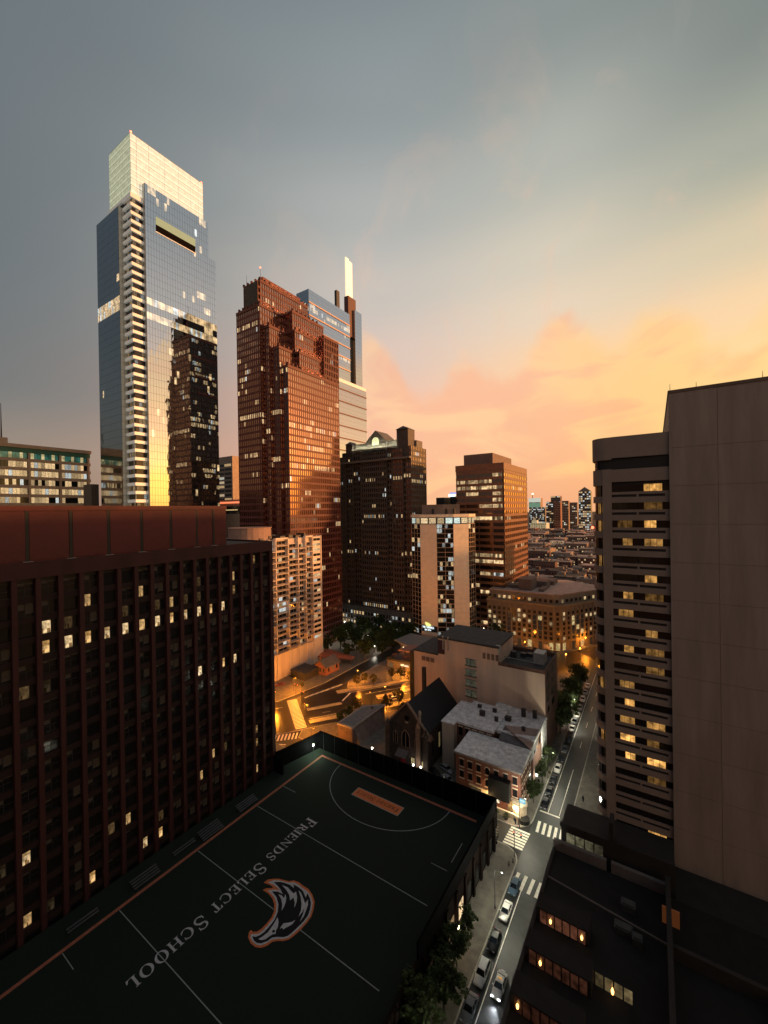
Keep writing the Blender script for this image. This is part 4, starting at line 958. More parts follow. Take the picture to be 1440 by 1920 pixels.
for x, y_, w, d, h in ((-5.5, 80, 2.2, 1.6, 1.3), (-6.2, 75.5, 2.6, 1.6, .9), (-3.6, 74.6, 1.4, 1.4, 1.2)):
    q = MB(); q.box(x, x+w, y_, y_+d, 15.5, 15.5+h); q.box(x+.2, x+w-.2, y_+.2, y_+d-.2, 15.5+h, 15.7+h); part(pt, q, 'roof_unit', mat('unit_grey', (.06, .062, .066), .6, .3))
q = MB(); p = at(1258, 1735, z=15.6); q.box(p.x-1.2, p.x+1.2, p.y, p.y+.3, 15.5, 18.2); part(pt, q, 'lit_doorway', mat('doorway_lit', (.10, .045, .025), .6, emit=(1, .30, .08), es=.05))
ut = thing('hotel_annex', 'dark annex between podium and rounded hotel corner with pale glazed strip', 'building', (-10, 92, 0))
b = MB(); b.box(2.5, 60, 88.3, HY-.6, 0, 14.6); b.box(-16.6, 2.5, 89.2, HY-.6, 0, 19.5); b.box(-16.6, -11.4, HY-.6, HY+12, 0, 10.5); part(ut, b, 'body', PC)
q = MB(); q.box(-16.8, 2.5, 89.0, 89.5, 19.5, 20.4); q.box(-7.9, -7.2, 88.9, 92, 19.5, 24); part(ut, q, 'parapet', PC)
for k in range(4):
    q = MB(); q.fquad(FY(89.2), -15.6+k*1.7, -14.1+k*1.7, .04, 16.0, 18.6, (.13-.03*k, .12-.028*k, .07-.016*k)); part(ut, q, 'window', PG)

# ---- high-rises added out of view behind the hotel to block the low sun ---------------------------------------------------
for (x_, y_, w_, d_, h_, lb, sd_) in ((16, 188, 52, 66, 60, 'unseen brown brick slab added behind the hotel to block the sun', 311), (8, 274, 48, 72, 78, 'unseen grey concrete block added farther behind the hotel to block the sun', 312)):
    t_ = thing('sun_blocking_slab', lb, 'building', (x_+w_/2, y_+d_/2, 0)); m_ = mat('slab_%d' % sd_, (.16, .11, .09) if sd_ == 311 else (.2, .18, .17), .85, var=.25)
    q = MB(); q.box(x_, x_+w_, y_, y_+d_, 0, h_); part(t_, q, 'core', m_); q = MB(); q.box(x_-.4, x_+w_+.4, y_-.4, y_+d_+.4, h_, h_+1.2); part(t_, q, 'parapet', m_); q = MB(); q.box(x_+10, x_+24, y_+20, y_+40, h_+1, h_+6); part(t_, q, 'penthouse', m_)
    W = MB(); P_ = MB(); S_ = MB()
    facade(FY(y_), x_, x_+w_, 0, h_, 14, int(h_/3.3), W, P_, S_, litfn(.15, (), .2, sd_), .25, 1.4, 1.4); facade(FMX(x_), y_, y_+d_, 0, h_, 18, int(h_/3.3), W, P_, S_, litfn(.15, (), .2, sd_+7), .25, 1.4, 1.4)
    part(t_, W, 'windows', M_WGLASS, kind='stuff'); part(t_, P_, 'piers', m_, kind='stuff'); part(t_, S_, 'spandrels', m_, kind='stuff')

# ---- school: roof-top sports field --------------------------------------------------------------------
TURF = mat('artificial_turf', (.006, .014, .010), .95, var=.25, scale=2.5, bump=.3)
SCB = mat('school_brick', (.014, .009, .008), .95, var=.3, scale=.8, spec=.05)
BLK = mat('fence_screen', (.004, .004, .005), .95, var=.3, scale=.5, spec=.05)
FZ = 6.0
sc = thing('school_building', 'low school building carrying a dark green rooftop sports field', 'school', (-64, 60, 0))
b = MB(); b.box(RX+.3, -34.2, -20, 100.6, 0, FZ-.05); part(sc, b, 'body', SCB)
b = MB(); b.quad((RX+.3, -20, FZ), (-34.6, -20, FZ), (-34.6, 100.4, FZ), (RX+.3, 100.4, FZ)); turf = part(sc, b, 'turf', TURF)
b = MB(); b.box(RX+4, -34.0, 100.5, 101.0, 0, 11.6); b.box(RX+.3, RX+4.2, 84, 84.5, 0, 10.6); part(sc, b, 'screen_wall', BLK)
b = MB(); F, l = FS((RX+.3, 85.0), (RX+4, 101.0)); b.fbox(F, 0, l, -.2, .2, 0, 11.2); part(sc, b, 'screen_wall', BLK)
b = MB(); b.box(-34.6, -34.0, -20, 100.4, FZ-1, 8.4); part(sc, b, 'parapet', SCB)
b = MB(); b.box(-34.5, -34.1, 60, 100.4, 8.4, 11.4); part(sc, b, 'screen_wall', BLK)
for k in range(14):
    q = MB(); q.box(-34.0, -33.6, 38+k*4.6, 38.9+k*4.6, 0, 8.2); part(sc, q, 'pier', SCB)
    q = MB(); q.fquad(FX(-34.0), 39.3+k*4.6, 42.0+k*4.6, .05, 1.2, 4.6, (1.0, .72, .4) if k in (8,) else (.25, .16, .08) if k == 7 else (0, 0, 0)); part(sc, q, 'window', M_WGLASSN)
for k in range(12):
    q = MB(); x = -92+k*4.8; q.tube((x, 100.35, FZ), (x, 100.35, 11.7), .07, .07); part(sc, q, 'fence_post', M_STEEL)
PW = mat('field_paint_white', (.50, .50, .54), .9, var=.25, scale=2.0); PO = mat('field_paint_orange', (.62, .17, .06), .9, var=.2, scale=2.0); PK = mat('field_paint_navy', (.006, .006, .010), .9, var=.0)
PWL = mat('field_line_white', (.26, .31, .31), .9, var=.25, scale=2.0)
REDL = mat('running_strip', (.36, .12, .075), .9, var=.3, scale=1.5)
def fline(p, q_, w, m=PWL, z=FZ+.012, name='pitch_line'):
    F, l = FS(p, q_); s = MB(); s.quad(F.p(0, -w/2, z), F.p(l, -w/2, z), F.p(l, w/2, z), F.p(0, w/2, z)); return part(sc, s, name, m)
fline((-90.3, -20), (-90.3, 97.7), .75, REDL, name='border_strip'); fline((-90.6, 97.7), (-38.2, 97.7), .75, REDL, FZ+.016, 'border_strip')
for y_ in (71.5, 37.6, 54.4): fline((-89.8, y_), (-38.5, y_), .16)
for y_ in (80.8, 28.2): fline((-89.8, y_), (-85, y_), .14); fline((-42.4, y_), (-38.5, y_), .14)
fline((-38.6, 83.3), (-38.6, 89.5), .16)
arcp = []
ac = Vector((-63.8, 98.2)); ra = 16.4
for k in range(33):
    a = math.pi+math.pi*k/32; arcp.append((ac.x+math.cos(a)*18.4, 97.4+math.sin(a)*15.6))
s = MB()
for p, q_ in zip(arcp, arcp[1:]):
    F, l = FS(p, q_); s.quad(F.p(0, -.09, FZ+.012), F.p(l, -.09, FZ+.012), F.p(l, .09, FZ+.012), F.p(0, .09, FZ+.012))
part(sc, s, 'pitch_arc', PWL)
fline((-71.2, 90.3), (-56.0, 90.3), 3.5, PWL, FZ+.014, 'banner_edge'); fline((-71.0, 90.3), (-56.2, 90.3), 3.1, PO, FZ+.022, 'banner')
# serif capitals, unit height
def arc_pts(cx, cy, rx, ry, a0, a1, n=14): return [(cx+rx*math.cos(R(a0+(a1-a0)*k/n)), cy+ry*math.sin(R(a0+(a1-a0)*k/n))) for k in range(n+1)]
def ribbon(out, inn): return [[out[k], out[k+1], inn[k+1], inn[k]] for k in range(len(out)-1)]
def rect(x0_, y0_, x1_, y1_): return [(x0_, y0_), (x1_, y0_), (x1_, y1_), (x0_, y1_)]
def stem(x): return [rect(x, .05, x+.17, .95), rect(x-.08, 0, x+.25, .05), rect(x-.08, .95, x+.25, 1)]
GLY = {}
GLY['I'] = (.36, stem(.09))
GLY['F'] = (.70, stem(.09)+[rect(.26, .95, .64, 1), [(.56, .74), (.64, .74), (.64, .95), (.5, .95)], rect(.26, .5, .48, .55), [(.44, .40), (.5, .40), (.5, .64), (.44, .64)]])
GLY['E'] = (.76, stem(.09)+[rect(.26, .95, .66, 1), [(.58, .76), (.66, .76), (.66, .95), (.52, .95)], rect(.26, .5, .48, .55), [(.44, .40), (.5, .40), (.5, .64), (.44, .64)], rect(.26, 0, .7, .05), [(.54, .05), (.70, .05), (.72, .26), (.65, .26)]])
GLY['L'] = (.70, stem(.09)+[rect(.26, 0, .64, .05), [(.48, .05), (.64, .05), (.68, .28), (.61, .28)]])
GLY['T'] = (.80, [rect(.31, .05, .48, .95), rect(.22, 0, .57, .05), rect(.05, .95, .74, 1), [(.03, .72), (.10, .72), (.20, .95), (.05, .95)], [(.69, .72), (.76, .72), (.74, .95), (.59, .95)]])
GLY['H'] = (.94, stem(.09)+stem(.66)+[rect(.26, .48, .66, .54)])
GLY['N'] = (.98, [rect(.12, .05, .18, .95), rect(.02, 0, .28, .05), [(.02, 1), (.24, 1), (.84, .0), (.76, 0)], rect(.76, .05, .82, 1), rect(.66, .95, .94, 1)])
GLY['D'] = (.92, stem(.09)+ribbon(arc_pts(.34, .5, .52, .5, 90, -90), arc_pts(.34, .5, .34, .45, 90, -90)))
GLY['R'] = (.88, stem(.09)+ribbon(arc_pts(.36, .74, .32, .26, 90, -90), arc_pts(.36, .74, .15, .21, 90, -90))+[[(.36, .5), (.54, .5), (.88, 0), (.68, 0)], rect(.62, 0, .9, .05), rect(.26, .48, .38, .53), rect(.26, .95, .38, 1)])
GLY['O'] = (1.0, ribbon(arc_pts(.48, .5, .46, .52, 0, 360, 26), arc_pts(.48, .5, .27, .46, 0, 360, 26)))
GLY['C'] = (.92, ribbon(arc_pts(.5, .5, .46, .52, 42, 318, 22), arc_pts(.5, .5, .28, .46, 42, 318, 22))+[[(.76, .68), (.84, .68), (.86, 1.0), (.80, .90)], [(.78, .14), (.84, .10), (.86, .30), (.82, .32)]])
GLY['S'] = (.72, ribbon(arc_pts(.36, .755, .29, .265, 25, 250, 14), arc_pts(.36, .755, .17, .20, 25, 250, 14))+ribbon(arc_pts(.34, .265, .30, .275, 70, -155, 14), arc_pts(.34, .265, .18, .20, 70, -155, 14))+[[(.10, .66), (.30, .50), (.60, .40), (.46, .62)], [(.57, .7), (.63, .7), (.64, .99), (.58, .9)], [(.06, .02), (.1, .12), (.12, .34), (.05, .34)]])
def lettering(words, org, du, up, h, m, z, track=.10, cap=1.34, name='letter', parent=sc):
    cur = 0.0
    for w in words:
        for i, ch in enumerate(w):
            hh = h*cap if i == 0 else h
            adv, polys = GLY[ch]; s = MB()
            for n, pl in enumerate(polys):
                s.poly([(org[0]+du[0]*(cur+x*hh)+up[0]*(y*hh), org[1]+du[1]*(cur+x*hh)+up[1]*(y*hh), z+.0012*n) for x, y in pl])
            part(parent, s, name, m); cur += adv*hh+track*h
        cur += h*.55
    return cur
def width(words, h, track=.10, cap=1.34):
    c = 0
    for w in words:
        for i, ch in enumerate(w): c += GLY[ch][0]*(h*cap if i == 0 else h)+track*h
        c += h*.55
    return c-h*.55
WS = ['FRIENDS', 'SELECT', 'SCHOOL']; hh = 44.2/width(WS, 1.0)
lettering(WS, (-75.2, 76.0), (0, -1), (1, 0), hh, PW, FZ+.02)
hb = 13.6/width(['FRIENDS', 'SELECT'], 1.0); lettering(['FRIENDS', 'SELECT'], (-56.9, 90.3+hb*.62), (-1, 0), (0, -1), hb, mat('field_print_brown', (.05, .012, .008), .9, var=0), FZ+.034)
# bird-head emblem painted on the turf: outline, white edge, navy field, white feathers
EMO = [(375, 300), (440, 250), (520, 238), (620, 235), (720, 262), (780, 275), (850, 262), (930, 290), (1010, 350), (1090, 400), (1150, 490), (1185, 600), (1170, 720), (1130, 840), (1060, 940), (960, 1050), (860, 1140), (780, 1200), (690, 1225), (590, 1222), (510, 1240), (430, 1300), (330, 1335), (240, 1320), (170, 1260), (130, 1170), (140, 1090), (170, 1050), (210, 1080), (270, 1075), (340, 1030), (420, 950), (500, 850), (545, 740), (545, 640), (515, 550), (450, 470), (360, 415), (420, 385), (500, 385), (530, 370), (470, 330)]
EMW = [(440, 295), (530, 262), (620, 258), (710, 285), (790, 300), (850, 290), (930, 330), (1000, 385), (1070, 435), (1125, 510), (1155, 610), (1142, 710), (1105, 825), (1035, 925), (940, 1025), (840, 1115), (770, 1170), (690, 1195), (590, 1190), (500, 1208), (420, 1262), (330, 1295), (255, 1285), (200, 1240), (165, 1170), (175, 1115), (215, 1115), (290, 1110), (360, 1060), (440, 975), (525, 870), (575, 750), (580, 640), (550, 540), (480, 455), (430, 428), (530, 408), (600, 410), (640, 440), (600, 380), (530, 330)]
EMN = [(535, 290), (640, 285), (700, 300), (790, 330), (855, 385), (850, 325), (930, 370), (1000, 430), (1045, 535), (1070, 465), (1110, 540), (1128, 620), (1115, 720), (1080, 820), (1010, 915), (920, 1005), (830, 1090), (760, 1145), (690, 1165), (600, 1160), (510, 1172), (430, 1230), (330, 1265), (265, 1255), (215, 1210), (195, 1150), (250, 1160), (320, 1130), (390, 1080), (470, 990), (550, 885), (600, 760), (610, 640), (580, 530), (505, 435), (600, 440), (680, 480), (640, 400), (580, 330)]
EMF = [[(610, 485), (660, 500), (700, 545), (720, 480), (735, 540), (725, 610), (695, 690), (660, 745), (672, 650), (655, 560)],
       [(665, 335), (760, 375), (800, 420), (850, 470), (890, 440), (907, 520), (900, 600), (880, 660), (860, 695), (872, 620), (850, 535), (795, 580), (785, 500), (740, 420)],
       [(930, 420), (970, 460), (1010, 560), (1032, 630), (1080, 570), (1080, 650), (1050, 740), (1010, 840), (950, 920), (1000, 800), (1022, 705), (985, 770), (930, 840), (968, 740), (978, 640), (965, 530)],
       [(598, 850), (612, 920), (600, 1010), (570, 1060), (565, 1115), (520, 1118), (470, 1150), (400, 1200), (340, 1213), (290, 1195), (350, 1160), (440, 1090), (520, 980)],
       [(635, 1035), (660, 985), (690, 945), (770, 935), (830, 920), (880, 890), (830, 960), (770, 995), (700, 1030), (690, 1045), (670, 1010)]]
def emb(pts, z, m, name):
    s = MB(); pp_ = [at(450+x*170/1440, 1620+y*170/1440, z=FZ) for x, y in pts]
    s.poly([(p.x, p.y, z) for p in pp_]); return part(sc, s, name, m)
emb(EMO, FZ+.024, PO, 'emblem_outline'); emb(EMW, FZ+.030, PW, 'emblem_edge'); emb(EMN, FZ+.036, PK, 'emblem_field')
for e in EMF: emb(e, FZ+.042, PW, 'emblem_feather')
s = MB(); c = at(450+533*170/1440, 1620+1072*170/1440, z=FZ); s.poly([(c.x+.28*math.cos(k), c.y+.28*math.sin(k), FZ+.048) for k in [2*math.pi*i/12 for i in range(12)]]); part(sc, s, 'emblem_eye', PK)
# bleachers along the foot of the red slab
ALU = mat('bleacher_metal', (.16, .17, .19), .5, .6, var=.2)
bpos = [(70.2, 5.8, 4), (59.3, 5.6, 5), (53.0, 5.2, 2), (43.9, 5.4, 4), (32.6, 5.2, 2)]
blab = ['four-tier metal bleacher at the far end of the turf edge', 'five-tier metal bleacher, second from the far corner of the field', 'low two-row metal bench, middle of the five along the turf edge', 'four-tier metal bleacher, second nearest along the turf edge', 'low two-row metal bench nearest along the turf edge']
for (y_, l, n), lb in zip(bpos, blab):
    t_ = thing('bleacher', lb, 'bleacher', (-92.4, y_, FZ), group='benches along the turf edge')
    for k in range(n):
        q = MB(); q.box(-93.8+.0-k*.0+(.0), -93.4, y_-l/2, y_+l/2, FZ+.4, FZ+.46); o = q.build('bench_plank', ALU, t_); o.matrix_parent_inverse = Matrix.Translation(-Vector(t_.location)); o.location = ((n-1-k)*.62*1.0+.2, 0, (k)*.0+(n-1-(n-1-k))*.18)
    for e in (-1, 1):
        q = MB(); q.tube((-93.4+n*.62, y_+e*l*.42, FZ), (-93.6, y_+e*l*.42, FZ+.36+.18*n), .05, .05); part(t_, q, 'frame', M_STEEL)

# ---- the high-rise the picture is taken from, behind the camera ----------------------------------------
vt = thing('apartment_tower', 'brown brick apartment high-rise rising right behind the viewpoint', 'building', (0, -14, 0))
b = MB(); b.box(-58, 62, -34, -3.2, 0, 112); part(vt, b, 'core', mat('viewpoint_brick', (.10, .06, .045), .85, var=.3))
W = MB(); P_ = MB(); S_ = MB()
Fb = Frame(0, -3.2, 1, 0, 0, 1)
facade(Fb, -58, 62, 0, 112, 30, 32, W, P_, S_, litfn(.05, (), .3, 301), .35, 1.4, 1.3)
part(vt, W, 'windows', M_WGLASSN, kind='stuff'); part(vt, P_, 'piers', MATS['viewpoint_brick'], kind='stuff'); part(vt, S_, 'spandrels', MATS['viewpoint_brick'], kind='stuff')

# ---- limestone apartment palace on the circle -----------------------------------------------------------
LS = mat('limestone', (.23, .19, .155), .85, var=.18, scale=.4)
LSD = mat('limestone_trim', (.27, .205, .145), .85, var=.2, scale=.4)
lt = thing('stone_building', 'limestone palace block with stacked stone bays by the circle', 'building', (-65, 270, 0))
A0, A1 = (-90.5, 256.0), (-50.2, 256.0); A2 = (-46.2, 258.4); A3 = (A2[0]+.52*46, A2[1]+.854*46)
zc2 = 27.0; zr = 33.4
ring = [A0, A1, A2, A3, (A3[0]-30, A3[1]+18), (-90.5, 302)]
b = MB(); b.prism([(p[0], p[1]+.3) for p in ring], 0, zc2); part(lt, b, 'wall', LS)
in2 = [(A0[0]+1, A0[1]+1.2), (A1[0], A1[1]+1.2), (A2[0]-.8, A2[1]+1), (A3[0]-1.2, A3[1]), (A3[0]-30, A3[1]+16), (-89.5, 300)]
b = MB(); b.prism(in2, zc2, zr-.6); part(lt, b, 'attic', LS)
b = MB(); b.prism([(p[0]+(.5 if p[0] > -60 else -.5), p[1]-.6) for p in ring], zc2-.9, zc2+.25); part(lt, b, 'cornice', LSD)
b = MB(); b.prism([(p[0]*.999, p[1]-.3) for p in in2], zr-.6, zr); part(lt, b, 'roof', mat('pink_roof', (.42, .30, .26), .9, var=.3, scale=.3))
b = MB(); b.box(-90.5, -56, 288, 301, zr, zr+2.5); b.box(-72, -64, 262, 275, zr, zr+7); b.box(-80, -73, 266, 274, zr, zr+2); b.box(-60, -57, 262, 280, zr, zr+1.6); b.box(-66, -58, 276, 286, zr, zr+4); part(lt, b, 'roof_structures', mat('roof_brown', (.15, .11, .1), .9, var=.3))
LG = glassmat('palace_glass', (.02, .018, .016), .15, 0, .4, inner=1.4)
def palace_wall(p, q_, n, seed, big=()):
    F, l = FS(p, q_); w = l/n; r = random.Random(seed)
    for i in range(7):
        z = 6.2+i*2.95 if i < 6 else zc2+1.3
        for k in range(n):
            a = w*(k+.5); ww = .85
            if k in big and 1 <= i <= 4: continue
            on = r.random() < .3; s = r.uniform(.2, .75)
            m = MB(); m.fquad(F, a-ww, a+ww, .06 if i < 6 else -.85, z, z+1.9, (1.0*s, .72*s, .36*s) if on else (0, 0, 0)); o = part(lt, m, 'window', LG)
            m = MB(); m.fbox(F, a-ww-.15, a+ww+.15, -1.0 if i == 6 else -.05, .2 if i < 6 else -.75, z-.25, z-.03); m.fbox(F, a-ww-.15, a+ww+.15, -1.0 if i == 6 else -.05, .16 if i < 6 else -.75, z+1.92, z+2.15); part(lt, m, 'window_surround', LSD, kind='stuff')
    for k in big:
        a = w*(k+.5); m = MB()
        for i in range(1, 5): m.fquad(F, a-1.1, a+1.1, .08, 6.2+i*2.95-.7, 6.2+i*2.95+1.9, (.6, .45, .2) if r.random() < .35 else (.01, .01, .008))
        part(lt, m, 'tall_window', LG)
    for k in range(n+1):
        m = MB(); m.fbox(F, max(0, w*k-.35), min(l, w*k+.35), -.1, .28, 0, zc2-.9); part(lt, m, 'pilaster', LS)
    for k in range(0, n, 2):
        a = w*(k+.5); m = MB(); m.fquad(F, a-1.2, a+1.2, .06, .3, 4.6, (.5, .36, .15) if k % 4 == 0 else (.03, .02, .01)); part(lt, m, 'door', LG)
    m = MB(); m.fbox(F, 0, l, -.1, .36, 5.0, 5.6); part(lt, m, 'string_course', LSD)
palace_wall(A0, A1, 13, 401, (4, 9, 10)); palace_wall(A1, A2, 1, 402); palace_wall(A2, A3, 12, 403, (2, 3, 4))

# ---- tan party-wall building -----------------------------------------------------------------------------
PWALL = mat('tan_render', (.76, .55, .42), .88, var=.16, scale=.25, streak=True)
PSIDE = mat('brick_dark', (.15, .08, .06), .85, var=.3, scale=.6)
mt = thing('party_wall_building', 'tan blank party-wall building with one column of windows behind the church', 'building', (-57, 155, 0))
MY = 145.4
b = MB(); b.box(-82.8, -71.7, MY, MY+18, 0, 27.4); b.box(-71.7, -47.7, MY+.02, MY+19, 0, 34.2); b.box(-47.7, -31.6, MY, MY+19, 0, 28.2); part(mt, b, 'wall', PWALL)
b = MB(); b.box(-31.6, -31.3, MY, MY+19, 0, 29.9); b.box(-47.7, -31.5, MY-.1, MY+.25, 28.2, 29.4); b.box(-47.7, -31.5, MY+18.6, MY+19, 28.2, 29.8); part(mt, b, 'side_wall', PSIDE)
b = MB(); b.box(-72.0, -47.4, MY-.25, MY+19.2, 34.2, 34.9); b.box(-83.0, -71.8, MY-.2, MY+18.2, 27.4, 27.9); part(mt, b, 'coping', M_ROOFD)
b = MB(); b.box(-47.5, -31.7, MY+.4, MY+18.5, 28.2, 28.35); part(mt, b, 'roof', M_ROOFD)
b = MB(); b.box(-84.6, -82.8, MY-.2, MY+8, 0, 26.8); part(mt, b, 'dark_return', M_DARKIN)
b = MB(); b.fbox(FY(MY), -71.75, -68.9, 0, .12, 28.2, 33.6); part(mt, b, 'dark_banner', mat('banner_purple', (.05, .025, .04), .8))
for i in range(4):
    z = 14.2+i*3.9; q = MB(); q.fquad(FY(MY), -60.2, -58.3, .03, z, z+2.4, (.05, .05, .035)); q.fquad(FY(MY), -58.1, -56.2, .03, z, z+2.4, (.05, .045, .03)); wdw = part(mt, q, 'window', M_WGLASSN)
    q = MB(); q.fbox(FY(MY), -60.6, -55.8, -.05, .18, z-.3, z); q.fbox(FY(MY), -60.6, -55.8, -.05, .1, z+2.4, z+2.55); q.fbox(FY(MY), -58.3, -58.1, 0, .08, z, z+2.4); part(mt, q, 'window_frame', M_STEEL)
for x in (-69.6, -67.5):
    q = MB(); q.box(x, x+.35, MY-.5, MY-.05, 30.2, 35.4); part(mt, q, 'vent_pipe', mat('pale_concrete', (.42, .36, .32), .8))
for i in range(4): q = MB(); q.fquad(FX(-31.3), MY+2, MY+5, .04, 14+i*3.9, 16.2+i*3.9, (0, 0, 0)); q.fquad(FX(-31.3), MY+9, MY+13, .04, 14+i*3.9, 16.2+i*3.9); part(mt, q, 'window', M_WGLASSN)
for x in (-79, -77, -75): q = MB(); q.box(x, x+1.4, MY-.3, MY-.02, 24.2, 25.8); part(mt, q, 'old_lettering_patch', mat('faded_paint', (.24, .15, .11), .9))
for x in (-53.5, -51.8, -50.2, -48.6): q = MB(); q.box(x, x+1.1, MY-.12, MY-.02, 29.6, 31.8); part(mt, q, 'old_lettering_patch', mat('faded_paint', (.24, .15, .11), .9))
b = MB(); b.box(-37.2, -33.6, MY+8, MY+13, 28.3, 32.2); part(mt, b, 'stair_head', mat('pale_white', (.5, .48, .44), .7))
q = MB(); q.tube((-46.5, MY+3, 30.6), (-38, MY+7, 29), .16, .16); q.tube((-38, MY+7, 29), (-34.5, MY+6.2, 29), .16, .16); part(mt, q, 'duct', mat('duct_metal', (.4, .38, .36), .5, .5))
for x, y_, h in ((-46, MY+9, 2.6), (-43, MY+12, 1.6), (-41, MY+14, 1.2)): q = MB(); q.box(x, x+2, y_, y_+1.8, 28.3, 28.3+h); part(mt, q, 'roof_unit', mat('unit_grey', (.16, .16, .17), .6, .3))
b = MB(); q = b; q.box(-48.6, -47.0, MY+.5, MY+1.0, 32.5, 35.2); part(mt, b, 'roof_sign', mat('pale_white', (.5, .48, .44), .7))

# ---- dark gothic church ----------------------------------------------------------------------------------
ST = mat('church_stone', (.055, .043, .04), .9, var=.45, scale=.9, bump=.4)
COP = mat('church_coping', (.24, .16, .12), .85, var=.3, scale=1.0)
SL = mat('church_slate', (.018, .018, .022), .7, var=.35, scale=1.5)
ch = thing('church', 'dark stone gothic church with steep slate roof', 'church', (-69, 116, 0))
cx0, cx1, cxm_, ze_, zr_ = -76.2, -62.0, -69.1, 12.6, 20.6
s = MB(); pts = [(cx0, 0), (cx1, 0), (cx1, ze_), (cxm_, zr_), (cx0, ze_)]; n = 5
s.v = [(x, 116, z) for x, z in pts]+[(x, 140, z) for x, z in pts]; s.f = [tuple(range(n)), tuple(reversed(range(n, 2*n)))]+[(k, n+k, n+(k+1) % n, (k+1) % n) for k in range(n)]; s.m = [0]*len(s.f); part(ch, s, 'nave', ST)
for e in (-1, 1):
    s = MB(); xo = cxm_+e*7.6; zo = ze_-.55; s.hexa([(cxm_, 116.5, zr_+.12), (xo, 116.5, zo), (xo, 140.6, zo), (cxm_, 140.6, zr_+.12), (cxm_, 116.5, zr_+.42), (xo, 116.5, zo+.3), (xo, 140.6, zo+.3), (cxm_, 140.6, zr_+.42)]); part(ch, s, 'roof', SL)
    s = MB(); xa = cxm_+e*8.1; s.hexa([(cxm_, 115.6, zr_+.3), (xa, 115.6, ze_-.6), (xa, 116.55, ze_-.6), (cxm_, 116.55, zr_+.3), (cxm_, 115.6, zr_+.95), (xa, 115.6, ze_-.05), (xa, 116.55, ze_-.05), (cxm_, 116.55, zr_+.95)]); part(ch, s, 'gable_coping', COP)
for x, h in ((cx0-.2, 13.6), (-64.6, 15.8), (cx1+.2, 13.8)):
    s = MB(); s.box(x-.7, x+.7, 114.9, 116.2, 0, h-1.6); s.rev([(.95, 0), (.1, 2.2)], (x, 115.5, h-1.6), 4); part(ch, s, 'buttress', COP if x > -65 and x < -64 else ST)
s = MB(); s.rev([(.35, 0), (.35, 2.6), (.55, 2.8), (.5, 3.6), (.1, 4.2)], (-64.4, 116.4, 15.4), 8); part(ch, s, 'finial', mat('pale_stone', (.38, .31, .25), .8))
def pointed(cx, w, z0, z1, y_, m, name, frame=True):
    s = MB(); top = [(cx+w, z1-w*1.4), (cx+w*.7, z1-w*.65), (cx, z1), (cx-w*.7, z1-w*.65), (cx-w, z1-w*1.4)]
    s.poly([(x, y_, z) for x, z in [(cx-w, z0), (cx+w, z0)]+top]); part(ch, s, name, m)
    if frame:
        s = MB()
        pl = [(cx+w, z0)]+top+[(cx-w, z0)]
        for (xa, za), (xb, zb_) in zip(pl, pl[1:]): s.tube((xa, y_-.1, za), (xb, y_-.1, zb_), .13, .13, 4)
        s.tube((cx, y_-.1, z0), (cx, y_-.1, z1-.3), .1, .1, 4); part(ch, s, 'tracery', COP)
CG = glassmat('church_glass', (.012, .012, .015), .2, 0, .4)
pointed(-69.6, 1.5, 6.4, 12.0, 115.93, CG, 'window'); pointed(-73.6, .8, 6.8, 10.8, 115.93, CG, 'window'); pointed(-65.4, .8, 6.0, 10.4, 115.93, CG, 'window')
s = MB(); s.poly([(-69.1+.9*math.cos(a), 115.9, 16+.9*math.sin(a)) for a in [2*math.pi*k/14 for k in range(14)]]); part(ch, s, 'rose_window', CG)
s = MB(); s.poly([(-69.1+.7*math.cos(a), 115.86, 14.6+.35*math.sin(a)) for a in [2*math.pi*k/10 for k in range(10)]]); part(ch, s, 'stone_shield', mat('pale_stone', (.38, .31, .25), .8))
pointed(-70.6, 1.0, 0.2, 3.2, 115.9, mat('red_door', (.22, .02, .03), .6, var=.2), 'door', False)
s = MB(); s.hexa([(-72.6, 113.6, 3.6), (-68.6, 113.6, 3.6), (-68.6, 116, 4.9), (-72.6, 116, 4.9), (-72.6, 113.6, 3.8), (-68.6, 113.6, 3.8), (-68.6, 116, 5.1), (-72.6, 116, 5.1)]); part(ch, s, 'porch_roof', mat('lead_grey', (.12, .12, .13), .6))
for x in (-67.3, -66.6, -63.4):
    s = MB(); s.fquad(FY(115.9), x-.22, x+.22, .02, 1.4, 3.4, (.5, .4, .2)); part(ch, s, 'lancet', CG)
for yy in (120, 125, 130):
    s = MB(); s.fquad(FX(cx1), yy, yy+1.1, .05, 4, 9, (.12, .09, .04) if yy == 125 else (0, 0, 0)); part(ch, s, 'side_window', CG)
s = MB(); s.box(-74.9, -73.7, 137.5, 138.8, 12, 24.5); part(ch, s, 'chimney', ST)
s = MB()
for x_, z_ in ((cx1-.2, 13.4), (cx1+1.6, 12.7)): s.poly([(x_-1.1, 115.2, z_-1.6), (x_+1.1, 115.2, z_-1.6), (x_, 115.2, z_+.3)]); s.poly([(x_-1.1, 116.4, z_-1.6), (x_, 116.4, z_+.3), (x_+1.1, 116.4, z_-1.6)])
part(ch, s, 'small_gable', COP)

